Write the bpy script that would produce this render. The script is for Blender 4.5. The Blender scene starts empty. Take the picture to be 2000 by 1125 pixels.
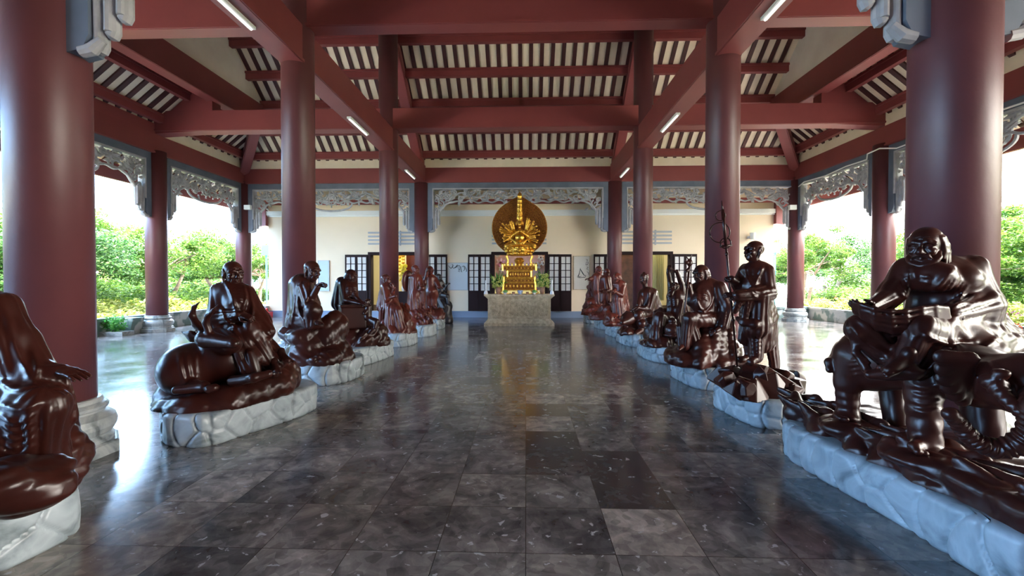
import bpy, bmesh, math, random
import numpy as np
from mathutils import Vector, Matrix
PI = math.pi
C = bpy.context.scene.collection
F = 860.0; YAW = 0.0314; PITCH = math.atan(13.5/860.0); CAM = np.array([0.0, 0.0, 1.6])
_R = (Matrix.Rotation(YAW, 3, 'Z') @ Matrix.Rotation(PI/2 - PITCH, 3, 'X'))
R3 = np.array(_R)
def ray(px, py):
    d = R3 @ np.array([(px-1000)/F, (562.5-py)/F, -1.0]); return d
def at(px, py, Y):                      # point on the ray through a pixel at world depth Y
    d = ray(px, py); return CAM + d*(Y/d[1])
def atz(px, py, Z):
    d = ray(px, py); return CAM + d*((Z-1.6)/d[2])
ORG = {}
def org(p): return ORG.get(p.name, np.zeros(3)) if p else np.zeros(3)
def tagp(o, label=None, cat=None, group=None, kind=None):
    if label: o['label'] = label
    if cat: o['category'] = cat
    if group: o['group'] = group
    if kind: o['kind'] = kind
    return o
def thing(name, label, cat, loc=(0, 0, 0), group=None, rz=0.0):
    o = bpy.data.objects.new(name, None); C.objects.link(o); o.location = loc; o.empty_display_size = .2
    o.rotation_euler = (0, 0, rz)
    ORG[o.name] = np.array(loc, float) if rz == 0 else np.zeros(3)
    return tagp(o, label, cat, group)
def obj(name, V, Fc, mat, parent=None, smooth=False, label=None, cat=None, group=None, kind=None, local=False, loc=None):
    V = np.asarray(V, float).reshape(-1, 3)
    if loc is not None and parent is None: off = np.array(loc, float)
    else: off = org(parent)
    me = bpy.data.meshes.new(name)
    if not local: V = V - off
    if isinstance(Fc, np.ndarray) and Fc.ndim == 2:
        n, m = Fc.shape
        me.vertices.add(len(V)); me.vertices.foreach_set('co', V.astype(np.float32).ravel())
        me.loops.add(n*m); me.loops.foreach_set('vertex_index', Fc.astype(np.int32).ravel())
        me.polygons.add(n); me.polygons.foreach_set('loop_start', np.arange(0, n*m, m, dtype=np.int32))
        me.update(calc_edges=True); me.validate()
    else:
        me.from_pydata([tuple(v) for v in V], [], [tuple(int(i) for i in f) for f in Fc]); me.update()
    me.materials.append(mat)
    if smooth: me.polygons.foreach_set('use_smooth', np.ones(len(me.polygons), dtype=bool))
    o = bpy.data.objects.new(name, me); C.objects.link(o)
    if parent is not None: o.parent = parent; ORG[o.name] = off
    elif loc is not None: o.location = loc
    if parent is not None and parent.type == 'MESH': pass
    return tagp(o, label, cat, group, kind)
class MB:                                # collects shapes of ONE mesh
    def __init__(s): s.V = []; s.F = []; s.n = 0
    def add(s, V, Fc):
        V = np.asarray(V, float).reshape(-1, 3); s.V.append(V)
        for f in Fc: s.F.append(tuple(int(i)+s.n for i in f))
        s.n += len(V); return s
    def box(s, x0, x1, y0, y1, z0, z1):
        V = [(x, y, z) for x in (x0, x1) for y in (y0, y1) for z in (z0, z1)]
        return s.add(V, [(0, 1, 3, 2), (4, 6, 7, 5), (0, 4, 5, 1), (2, 3, 7, 6), (0, 2, 6, 4), (1, 5, 7, 3)])
    def prism(s, poly, d):               # poly: list of 3D points, extruded by vector d
        P = np.array(poly, float); n = len(P); Q = P+np.array(d, float)
        return s.add(np.vstack([P, Q]), [tuple(range(n))[::-1], tuple(range(n, 2*n))]+[(i, (i+1) % n, (i+1) % n+n, i+n) for i in range(n)])
    def bar(s, a, b, w, h, up=(0, 0, 1)):
        a = np.array(a, float); b = np.array(b, float); d = b-a; d /= np.linalg.norm(d); up = np.array(up, float)
        sd = np.cross(d, up); sd /= np.linalg.norm(sd); u = np.cross(sd, d)
        q = [sd*w/2*i+u*h/2*j for i, j in ((-1, -1), (1, -1), (1, 1), (-1, 1))]
        return s.prism([a+k for k in q], b-a)
    def tube(s, pts, r, n=8, flat=None, cap=True):
        P = np.array(pts, float); m = len(P); r = np.broadcast_to(np.asarray(r, float), (m,))
        T = np.gradient(P, axis=0); T /= np.linalg.norm(T, axis=1)[:, None]+1e-12
        ref = np.array(flat if flat is not None else ((0, 0, 1) if abs(T[0][2]) < .9 else (0, 1, 0)), float); V = []
        for i in range(m):
            a = ref-T[i]*ref.dot(T[i])
            if np.linalg.norm(a) < 1e-4: a = np.cross(T[i], (1, 0, .3))
            a /= np.linalg.norm(a); b = np.cross(T[i], a)
            if flat is None: ref = a
            for k in range(n):
                t = 2*PI*k/n; V.append(P[i]+(a*math.cos(t)+b*math.sin(t))*r[i])
        Fc = [(i*n+k, i*n+(k+1) % n, (i+1)*n+(k+1) % n, (i+1)*n+k) for i in range(m-1) for k in range(n)]
        if cap: Fc += [tuple(range(n))[::-1], tuple(range((m-1)*n, m*n))]
        return s.add(V, Fc)
    def lathe(s, prof, c=(0, 0, 0), n=32, rot=0.0, sq=None):
        V = []; m = len(prof)
        for (r, z) in prof:
            for k in range(n):
                t = 2*PI*k/n+rot; V.append((c[0]+r*math.cos(t), c[1]+r*math.sin(t), c[2]+z))
        Fc = [(i*n+k, i*n+(k+1) % n, (i+1)*n+(k+1) % n, (i+1)*n+k) for i in range(m-1) for k in range(n)]
        Fc += [tuple(range(n))[::-1], tuple(range((m-1)*n, m*n))]
        return s.add(V, Fc)
    def ball(s, c, r, n=10, R=None):
        r = np.broadcast_to(np.asarray(r, float), (3,)); V = []; m = n//2
        for i in range(m+1):
            p = PI*i/m
            for k in range(n):
                t = 2*PI*k/n; V.append((math.sin(p)*math.cos(t)*r[0], math.sin(p)*math.sin(t)*r[1], -math.cos(p)*r[2]))
        V = np.array(V)
        if R is not None: V = V @ np.asarray(R).T
        V = V+np.array(c, float)
        Fc = [(i*n+k, i*n+(k+1) % n, (i+1)*n+(k+1) % n, (i+1)*n+k) for i in range(m) for k in range(n)]
        return s.add(V, Fc)
    def build(s, name, mat, parent=None, **k):
        return obj(name, np.vstack(s.V), s.F, mat, parent, **k)
# ---------------- materials ----------------
def mat(name, col=(.5, .5, .5), rough=.5, metal=0.0, coat=0.0, **k):
    m = bpy.data.materials.new(name); m.use_nodes = True; b = m.node_tree.nodes['Principled BSDF']
    b.inputs['Base Color'].default_value = (*col, 1); b.inputs['Roughness'].default_value = rough
    b.inputs['Metallic'].default_value = metal; b.inputs['Coat Weight'].default_value = coat; b.inputs['Coat Roughness'].default_value = .12
    for a, v in k.items(): b.inputs[a.replace('_', ' ')].default_value = v
    return m
class N:
    def __init__(s, m): s.t = m.node_tree; s.b = s.t.nodes['Principled BSDF']
    def n(s, kind, **k):
        x = s.t.nodes.new('ShaderNode'+kind)
        for a, v in k.items():
            if a.startswith('i_'):
                key = a[2:]; x.inputs[int(key) if key.isdigit() else key.replace('_', ' ')].default_value = v
            else: setattr(x, a, v)
        return x
    def l(s, a, b): s.t.links.new(a, b)
    def ramp(s, src, stops):
        r = s.n('ValToRGB'); e = r.color_ramp.elements
        while len(e) < len(stops): e.new(.5)
        for q, (p, c) in zip(e, stops): q.position = p; q.color = (*c, 1) if len(c) == 3 else c
        s.l(src, r.inputs[0]); return r.outputs[0]
    def coord(s, scale=(1, 1, 1), kind='Object', geo=False):
        if geo: o = s.n('NewGeometry').outputs['Position']
        else: o = s.n('TexCoord').outputs[kind]
        mp = s.n('Mapping'); mp.inputs['Scale'].default_value = scale; s.l(o, mp.inputs[0]); return mp.outputs[0]
def noisy(name, c1, c2, scale=3.0, rough=.5, detail=6, bump=0.0, stretch=(1, 1, 1), bscale=None, lo=.35, hi=.65, geo=False, **k):
    m = mat(name, c1, rough, **k); N_ = N(m); co = N_.coord(stretch, geo=geo)
    t = N_.n('TexNoise', i_Scale=scale, i_Detail=detail); N_.l(co, t.inputs['Vector'])
    N_.l(N_.ramp(t.outputs[0], [(lo, c1), (hi, c2)]), N_.b.inputs['Base Color'])
    if bump:
        t2 = N_.n('TexNoise', i_Scale=bscale or scale*4, i_Detail=5.0); N_.l(co, t2.inputs['Vector'])
        bp = N_.n('Bump', i_Strength=bump, i_Distance=.02); N_.l(t2.outputs[0], bp.inputs['Height']); N_.l(bp.outputs[0], N_.b.inputs['Normal'])
    return m
M = {}
M['red'] = noisy('red_paint', (.128, .037, .041), (.102, .030, .034), 1.2, .44, bump=.08, bscale=14)
M['red_beam'] = noisy('red_beam_paint', (.26, .058, .056), (.22, .048, .048), 1.0, .45)
M['brown'] = noisy('brown_rafter', (.07, .014, .014), (.045, .009, .009), 2.0, .6)
M['cream'] = noisy('cream_board', (.90, .78, .60), (.83, .71, .53), 2.5, .7)
M['creamwall'] = noisy('cream_wall', (.88, .72, .53), (.84, .68, .49), .6, .8)
M['plaster'] = noisy('weathered_plaster', (.80, .74, .66), (.68, .60, .52), .9, .85)
M['white'] = mat('white_paint', (.82, .82, .80), .5)
M['frieze'] = noisy('grey_carving', (.44, .425, .44), (.33, .32, .335), 5.0, .6)
M['board'] = noisy('blue_grey_board', (.14, .165, .22), (.10, .125, .17), 2.0, .5)
M['bluebase'] = mat('blue_grey_base', (.19, .25, .36), .5)
M['wood'] = noisy('lacquered_wood', (.042, .0095, .0065), (.022, .0055, .0042), 3.0, .30, bump=.04, bscale=30, stretch=(1, 1, .3), coat=.0, Specular_IOR_Level=.34)
M['woodred'] = noisy('reddish_lacquered_wood', (.12, .024, .016), (.065, .013, .009), 3.0, .30, bump=.04, bscale=30, stretch=(1, 1, .3), coat=.0, Specular_IOR_Level=.34)
M['woodblack'] = mat('blackened_wood', (.018, .011, .011), .4)
M['wooddoor'] = mat('dark_door_wood', (.018, .007, .008), .7, Specular_IOR_Level=.2)
M['paper'] = mat('frosted_pane', (.66, .63, .60), .45)
M['gold'] = noisy('gilding', (.92, .54, .09), (.60, .27, .03), 16.0, .34, metal=.95)
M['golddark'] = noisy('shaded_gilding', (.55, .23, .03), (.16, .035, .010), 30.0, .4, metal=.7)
M['altar'] = noisy('carved_sandstone', (.56, .46, .31), (.36, .285, .185), 9.0, .75, bump=.3)
M['black'] = mat('black_ink', (.01, .01, .012), .6)
M['lamp'] = mat('tube_lamp_glass', (.85, .85, .85), .4, Emission_Color=(1, .97, .92, 1), Emission_Strength=0.35)
M['leaf'] = None
def marble(name, a, b, vein, scale=2.2, rough=.35):
    m = mat(name, a, rough); n = N(m); co = n.coord(geo=True)
    t = n.n('TexNoise', i_Scale=scale, i_Detail=8.0, i_Distortion=1.6); n.l(co, t.inputs['Vector'])
    n.l(n.ramp(t.outputs[0], [(.30, vein), (.44, b), (.55, a), (.72, b)]), n.b.inputs['Base Color'])
    return m
M['marble'] = marble('pale_marble', (.33, .38, .41), (.24, .285, .31), (.06, .08, .09), 2.6)
M['marblebase'] = marble('grey_marble', (.36, .38, .38), (.25, .28, .29), (.11, .125, .13), 3.4)
def leafmat(name, c1, c2, c3):
    m = mat(name, c1, .55); n = N(m); g = n.n('NewGeometry')
    t = n.n('TexWhiteNoise'); n.l(g.outputs['Random Per Island'], t.inputs['Vector'])
    n.l(n.ramp(g.outputs['Random Per Island'], [(0, c1), (.5, c2), (1, c3)]), n.b.inputs['Base Color'])
    tr = n.n('BsdfTranslucent'); n.l(n.ramp(g.outputs['Random Per Island'], [(0, c1), (.5, c2), (1, c3)]), tr.inputs[0])
    mx = n.n('MixShader', i_0=.45); out = n.t.nodes['Material Output']
    n.l(n.b.outputs[0], mx.inputs[1]); n.l(tr.outputs[0], mx.inputs[2]); n.l(mx.outputs[0], out.inputs[0]); return m
M['leaf'] = leafmat('bright_leaves', (.035, .105, .014), (.08, .17, .022), (.15, .23, .035))
M['leafdark'] = leafmat('deep_leaves', (.022, .085, .022), (.05, .13, .03), (.10, .18, .045))
M['leafpot'] = leafmat('potted_leaves', (.03, .16, .03), (.07, .28, .05), (.2, .45, .08))
M['bark'] = noisy('bark', (.22, .16, .11), (.12, .09, .065), 6, .9)
M['grass'] = noisy('grass', (.08, .12, .03), (.14, .16, .06), 1.5, .9)
# polished marble tiles
def floor_mat():
    m = mat('polished_marble_tiles', (.1, .1, .1), .13); n = N(m)
    g = n.n('NewGeometry'); T = .5265
    mp = n.n('Mapping'); mp.inputs['Location'].default_value = (-0.0, -0.46/T, 0); mp.inputs['Scale'].default_value = (1/T, 1/T, 1)
    n.l(g.outputs['Position'], mp.inputs[0])
    fl = n.n('VectorMath', operation='FLOOR'); n.l(mp.outputs[0], fl.inputs[0])
    fr = n.n('VectorMath', operation='FRACTION'); n.l(mp.outputs[0], fr.inputs[0])
    sh = n.n('VectorMath', operation='ADD'); sh.inputs[1].default_value = (-1, 0, 0); n.l(fl.outputs[0], sh.inputs[0])
    wn = n.n('TexWhiteNoise', noise_dimensions='2D'); n.l(sh.outputs[0], wn.inputs['Vector'])
    # per tile offset so each tile has its own vein
    mul = n.n('VectorMath', operation='SCALE'); mul.inputs['Scale'].default_value = 37.0; n.l(wn.outputs['Color'], mul.inputs[0])
    add = n.n('VectorMath', operation='ADD'); n.l(g.outputs['Position'], add.inputs[0]); n.l(mul.outputs[0], add.inputs[1])
    t1 = n.n('TexNoise', i_Scale=3.2, i_Detail=12.0, i_Distortion=.9); t1.inputs['Roughness'].default_value = .62; n.l(add.outputs[0], t1.inputs['Vector'])
    base = n.ramp(t1.outputs[0], [(.28, (.042, .042, .045)), (.46, (.112, .107, .104)), (.62, (.205, .190, .178)), (.8, (.34, .315, .295))])
    vo = n.n('TexVoronoi', feature='F1', i_Scale=17.0); n.l(add.outputs[0], vo.inputs['Vector'])
    clast = n.ramp(vo.outputs['Color'], [(.0, (.55, .55, .55)), (1, (1.5, 1.5, 1.5))])
    mx = n.n('MixRGB', blend_type='MULTIPLY', i_0=.7); n.l(base, mx.inputs[1]); n.l(clast, mx.inputs[2])
    tone = n.ramp(wn.outputs['Value'], [(.0, (.35, .35, .36)), (.06, (.40, .40, .42)), (.09, (.72, .71, .72)), (.5, (1.0, .97, .95)), (.8, (1.25, 1.18, 1.13)), (1, (1.65, 1.55, 1.45))])
    mx2 = n.n('MixRGB', blend_type='MULTIPLY', i_0=1.0); n.l(mx.outputs[0], mx2.inputs[1]); n.l(tone, mx2.inputs[2])
    t3 = n.n('TexNoise', i_Scale=12.0, i_Detail=6.0, i_Distortion=.6); n.l(add.outputs[0], t3.inputs['Vector'])
    spec = n.ramp(t3.outputs[0], [(.655, (0, 0, 0)), (.685, (1, 1, 1))])
    mx3 = n.n('MixRGB', i_0=0); n.l(spec, mx3.inputs[0]); n.l(mx2.outputs[0], mx3.inputs[1]); mx3.inputs[2].default_value = (.36, .36, .37, 1)
    # joints
    sx = n.n('SeparateXYZ'); n.l(fr.outputs[0], sx.inputs[0])
    def edge(o):
        a = n.n('Math', operation='SUBTRACT', i_1=.5); n.l(o, a.inputs[0]); b = n.n('Math', operation='ABSOLUTE'); n.l(a.outputs[0], b.inputs[0])
        c = n.n('Math', operation='GREATER_THAN', i_1=.4955); n.l(b.outputs[0], c.inputs[0]); return c.outputs[0]
    mxm = n.n('Math', operation='MAXIMUM'); n.l(edge(sx.outputs[0]), mxm.inputs[0]); n.l(edge(sx.outputs[1]), mxm.inputs[1])
    mx4 = n.n('MixRGB'); n.l(mxm.outputs[0], mx4.inputs[0]); n.l(mx3.outputs[0], mx4.inputs[1]); mx4.inputs[2].default_value = (.03, .03, .03, 1)
    n.l(mx4.outputs[0], n.b.inputs['Base Color'])
    t5 = n.n('TexNoise', i_Scale=1.3, i_Detail=4.0); n.l(g.outputs['Position'], t5.inputs['Vector'])
    rr = n.ramp(t5.outputs[0], [(.3, (.11, .11, .11)), (.7, (.21, .21, .21))]); n.l(rr, n.b.inputs['Roughness'])
    bp = n.n('Bump', i_Strength=.12, i_Distance=.01); t6 = n.n('TexNoise', i_Scale=2.5, i_Detail=3.0); n.l(g.outputs['Position'], t6.inputs['Vector'])
    n.l(t6.outputs[0], bp.inputs['Height']); n.l(bp.outputs[0], n.b.inputs['Normal'])
    n.b.inputs['IOR'].default_value = 1.6
    return m
M['floor'] = floor_mat()
# ---------------- signed-distance sculpting ----------------
def v3(*a): return np.array(a, float)
def nrm(a): a = np.array(a, float); return a/(np.linalg.norm(a)+1e-9)
class SDF:
    def __init__(s, vox=.012, rs=1.0): s.p = []; s.vox = vox; s.rs = rs
    def _add(s, fn, lo, hi, k, op): s.p.append((fn, np.array(lo), np.array(hi), k, op)); return s
    def cone(s, a, b, ra, rb=None, k=.03, fl=None, sq=None, op='u', rg=None, wv=None):
        a = np.array(a, float); b = np.array(b, float); rb = ra if rb is None else rb; ra, rb = ra*s.rs, rb*s.rs; ba = b-a; L2 = ba.dot(ba)+1e-12
        ax = ba/math.sqrt(L2); u = np.cross(ax, (0, 0, 1) if abs(ax[2]) < .9 else (1, 0, 0)); u /= np.linalg.norm(u); w = np.cross(ax, u)
        e = max(ra, rb)*(1 if sq is None else max(1, sq[1]))+(abs(fl[1])*1.5 if fl else 0)+(abs(rg[2])*1.5 if rg else 0)
        def fn(X, Y, Z):
            px, py, pz = X-a[0], Y-a[1], Z-a[2]
            t = np.clip((px*ba[0]+py*ba[1]+pz*ba[2])/L2, 0, 1)
            qx, qy, qz = px-t*ba[0], py-t*ba[1], pz-t*ba[2]
            if sq is not None:
                n_ = sq[0]; dn = qx*n_[0]+qy*n_[1]+qz*n_[2]; g = 1/sq[1]-1
                qx = qx+n_[0]*dn*g; qy = qy+n_[1]*dn*g; qz = qz+n_[2]*dn*g
            d = np.sqrt(qx*qx+qy*qy+qz*qz)-(ra+(rb-ra)*t)
            if fl is not None:
                th = np.arctan2(qx*w[0]+qy*w[1]+qz*w[2], qx*u[0]+qy*u[1]+qz*u[2])
                ph = fl[2] if len(fl) > 2 else 0.0
                wgt = .35+.65*t if rb >= ra else 1-.5*t
                d = d-fl[1]*wgt*(np.abs(np.sin(th*fl[0]/2+ph+1.1*t))-.45)*1.6
            if wv is not None: d = d-wv[1]*(np.abs(np.sin(t*PI*wv[0]))-.5)
            if rg is not None:
                c = rg[0]; r_ = np.sqrt((X-c[0])**2+(Y-c[1])**2+(Z-c[2])**2)
                d = d-rg[2]*(np.abs(np.sin(r_*rg[1]))-.5)
            return d
        return s._add(fn, np.minimum(a, b)-e, np.maximum(a, b)+e, k, op)
    def ell(s, c, r, R=None, k=.03, op='u', rg=None, fl=None):
        c = np.array(c, float); r = np.broadcast_to(np.asarray(r, float), (3,))*s.rs; e = r.max()*1.05+(abs(rg[2]) if rg else 0)+(abs(fl[1]) if fl else 0)
        Q = None if R is None else np.asarray(R, float).T
        def fn(X, Y, Z):
            x, y, z = X-c[0], Y-c[1], Z-c[2]
            if Q is not None: x, y, z = Q[0, 0]*x+Q[0, 1]*y+Q[0, 2]*z, Q[1, 0]*x+Q[1, 1]*y+Q[1, 2]*z, Q[2, 0]*x+Q[2, 1]*y+Q[2, 2]*z
            k0 = np.sqrt((x/r[0])**2+(y/r[1])**2+(z/r[2])**2); k1 = np.sqrt((x/r[0]**2)**2+(y/r[1]**2)**2+(z/r[2]**2)**2)+1e-9
            d = k0*(k0-1)/k1
            d = np.where(k0 < .3, -r.min()*.7, d)
            if fl is not None: d = d-fl[1]*(np.abs(np.sin(np.arctan2(y, x)*fl[0]/2))-.45)
            if rg is not None:
                q = rg[0]; r_ = np.sqrt((X-q[0])**2+(Y-q[1])**2+(Z-q[2])**2); d = d-rg[2]*(np.abs(np.sin(r_*rg[1]))-.5)
            return d
        return s._add(fn, c-e, c+e, k, op)
    def box(s, c, h, R=None, r=.01, k=.01, op='u'):
        c = np.array(c, float); h = np.array(h, float)-r; Q = None if R is None else np.asarray(R, float).T; e = np.linalg.norm(h)+r if R is not None else h+r
        def fn(X, Y, Z):
            x, y, z = X-c[0], Y-c[1], Z-c[2]
            if Q is not None: x, y, z = Q[0, 0]*x+Q[0, 1]*y+Q[0, 2]*z, Q[1, 0]*x+Q[1, 1]*y+Q[1, 2]*z, Q[2, 0]*x+Q[2, 1]*y+Q[2, 2]*z
            a, b, d = abs(x)-h[0], abs(y)-h[1], abs(z)-h[2]
            return np.sqrt(np.maximum(a, 0)**2+np.maximum(b, 0)**2+np.maximum(d, 0)**2)+np.minimum(np.maximum(a, np.maximum(b, d)), 0)-r
        return s._add(fn, c-e, c+e, k, op)
    def tube(s, pts, r, k=.015, fl=None, sq=None, op='u'):
        r = np.broadcast_to(np.asarray(r, float), (len(pts),))
        for i in range(len(pts)-1): s.cone(pts[i], pts[i+1], r[i], r[i+1], k=k, fl=fl, sq=sq, op=op)
        return s
    def fold(s, pts, r, k=0, gate=.16):
        """raises a soft ridge on whatever surface lies under the curve"""
        P = np.array(pts, float); r = float(np.mean(r)); w_ = max(r*1.25, s.vox*1.35); a_ = r*1.55
        # densify with a Catmull-Rom curve
        if len(P) > 2:
            out = []
            for i in range(len(P)-1):
                a, b, c, d = P[max(i-1, 0)], P[i], P[i+1], P[min(i+2, len(P)-1)]
                for u in np.linspace(0, 1, 4, endpoint=False): out.append(.5*((2*b)+(c-a)*u+(2*a-5*b+4*c-d)*u*u+(3*b-a-3*c+d)*u**3))
            P = np.array(out+[P[-1]])
        v = P.mean(0)-CAM; v /= np.linalg.norm(v); n = len(P)-1
        for i in range(n):
            a, b = P[i], P[i+1]; ba = b-a; bv = ba-v*ba.dot(v); L2 = bv.dot(bv)+1e-12; am = a_*(.35+.65*math.sin(PI*(i+.5)/n)) if n > 1 else a_
            def fn(X, Y, Z, a=a, ba=ba, bv=bv, L2=L2, am=am):
                px, py, pz = X-a[0], Y-a[1], Z-a[2]; dv = px*v[0]+py*v[1]+pz*v[2]
                qx, qy, qz = px-dv*v[0], py-dv*v[1], pz-dv*v[2]; t = np.clip((qx*bv[0]+qy*bv[1]+qz*bv[2])/L2, 0, 1)
                d2 = (qx-t*bv[0])**2+(qy-t*bv[1])**2+(qz-t*bv[2])**2; dz = dv-t*ba.dot(v)
                return am*np.exp(-d2/(w_*w_)-(dz/(gate*.75))**4)
            s.p.append((fn, np.minimum(a, b)-2.2*w_-gate*np.abs(v), np.maximum(a, b)+2.2*w_+gate*np.abs(v), 0, 'f'))
        return s
    def mesh(s, floor=None, noise=None):
        h = s.vox; L = [p for p in s.p if p[4] == 'u']
        lo = np.min([p[1] for p in L], axis=0)-3*h; hi = np.max([p[2] for p in L], axis=0)+3*h
        if floor is not None: lo[2] = max(lo[2], floor-2*h)
        n = np.ceil((hi-lo)/h).astype(int)+1
        f = np.full(n, 1.0, np.float32); ax = [lo[i]+h*np.arange(n[i]) for i in range(3)]
        F0 = None
        for fn, a, b, k, op in s.p:
            i0 = np.maximum(((a-k-2*h-lo)/h).astype(int), 0); i1 = np.minimum(((b+k+2*h-lo)/h).astype(int)+2, n)
            if (i1 <= i0).any(): continue
            sl = tuple(slice(i0[j], i1[j]) for j in range(3))
            X = ax[0][sl[0]][:, None, None].astype(np.float32); Y = ax[1][sl[1]][None, :, None].astype(np.float32); Z = ax[2][sl[2]][None, None, :].astype(np.float32)
            d = fn(X, Y, Z).astype(np.float32); g = f[sl]; k = max(k, 1e-4)
            if op == 'f':
                if F0 is None: F0 = np.zeros(n, np.float32)
                F0[sl] = np.maximum(F0[sl], d)
            elif op == 'u':
                t = np.clip(.5+.5*(g-d)/k, 0, 1); f[sl] = g*(1-t)+d*t-k*t*(1-t)
            else:
                t = np.clip(.5-.5*(g+d)/k, 0, 1); f[sl] = g*(1-t)-d*t+k*t*(1-t)
        if F0 is not None: f -= F0
        if noise is not None:
            X, Y, Z = [q.astype(np.float32) for q in (ax[0][:, None, None], ax[1][None, :, None], ax[2][None, None, :])]
            f -= noise(X, Y, Z)
        if floor is not None: f = np.maximum(f, (floor-ax[2])[None, None, :].astype(np.float32))
        f[0], f[-1], f[:, 0], f[:, -1], f[:, :, 0], f[:, :, -1] = 1, 1, 1, 1, 1, 1
        return nets(f, lo, h)
def nets(f, lo, h):
    ins = f < 0; nx, ny, nz = f.shape
    cs = np.zeros((nx-1, ny-1, nz-1), np.int8)
    for dx in (0, 1):
        for dy in (0, 1):
            for dz in (0, 1): cs += ins[dx:nx-1+dx, dy:ny-1+dy, dz:nz-1+dz]
    I = np.argwhere((cs > 0) & (cs < 8)); idx = np.full(cs.shape, -1, np.int32); idx[I[:, 0], I[:, 1], I[:, 2]] = np.arange(len(I))
    cor = [(a, b, c) for a in (0, 1) for b in (0, 1) for c in (0, 1)]
    val = np.stack([f[I[:, 0]+a, I[:, 1]+b, I[:, 2]+c] for a, b, c in cor], 1)
    acc = np.zeros((len(I), 3)); cnt = np.zeros(len(I))
    for i in range(8):
        for j in range(i+1, 8):
            d = np.abs(np.array(cor[i])-np.array(cor[j])).sum()
            if d != 1: continue
            a, b = val[:, i], val[:, j]; m = (a < 0) != (b < 0); t = np.where(m, a/(a-b+1e-12), 0)
            p = np.array(cor[i])[None]+(np.array(cor[j])-np.array(cor[i]))[None]*t[:, None]; acc[m] += p[m]; cnt[m] += 1
    V = (I+acc/cnt[:, None])*h+lo; Q = []
    for ax_ in range(3):
        sl0 = [slice(1, None)]*3; sl1 = [slice(1, None)]*3; sl0[ax_] = slice(0, -1)
        sl1[ax_] = slice(1, None)
        a = ins[tuple(sl0)]; b = ins[tuple(sl1)]; E = np.argwhere(a != b)
        if len(E) == 0: continue
        base = E.copy()
        for q in range(3):
            if q != ax_: base[:, q] += 1
        sign = a[E[:, 0], E[:, 1], E[:, 2]]
        u, w = [(1, 2), (2, 0), (0, 1)][ax_]; off = []
        for du, dw in ((-1, -1), (0, -1), (0, 0), (-1, 0)):
            o = base.copy(); o[:, u] += du; o[:, w] += dw; off.append(o)
        ok = np.ones(len(E), bool)
        for o in off: ok &= (o >= 0).all(1) & (o < np.array(cs.shape)).all(1)
        q = np.stack([idx[o[ok][:, 0], o[ok][:, 1], o[ok][:, 2]] for o in off], 1); sg = sign[ok]
        q[~sg] = q[~sg][:, ::-1]; Q.append(q)
    Q = np.vstack(Q); Q = Q[(Q >= 0).all(1)]
    return V, Q
def joinm(parts):
    Vs, Qs, n = [], [], 0
    for V, Q in parts: Vs.append(V); Qs.append(Q+n); n += len(V)
    return np.vstack(Vs), np.vstack(Qs)
def frame(d, up=(0, 0, 1)):              # columns: forward, left, up
    x = nrm(d); y = nrm(np.cross(up, x)); z = np.cross(x, y); return np.stack([x, y, z], 1)
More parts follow.
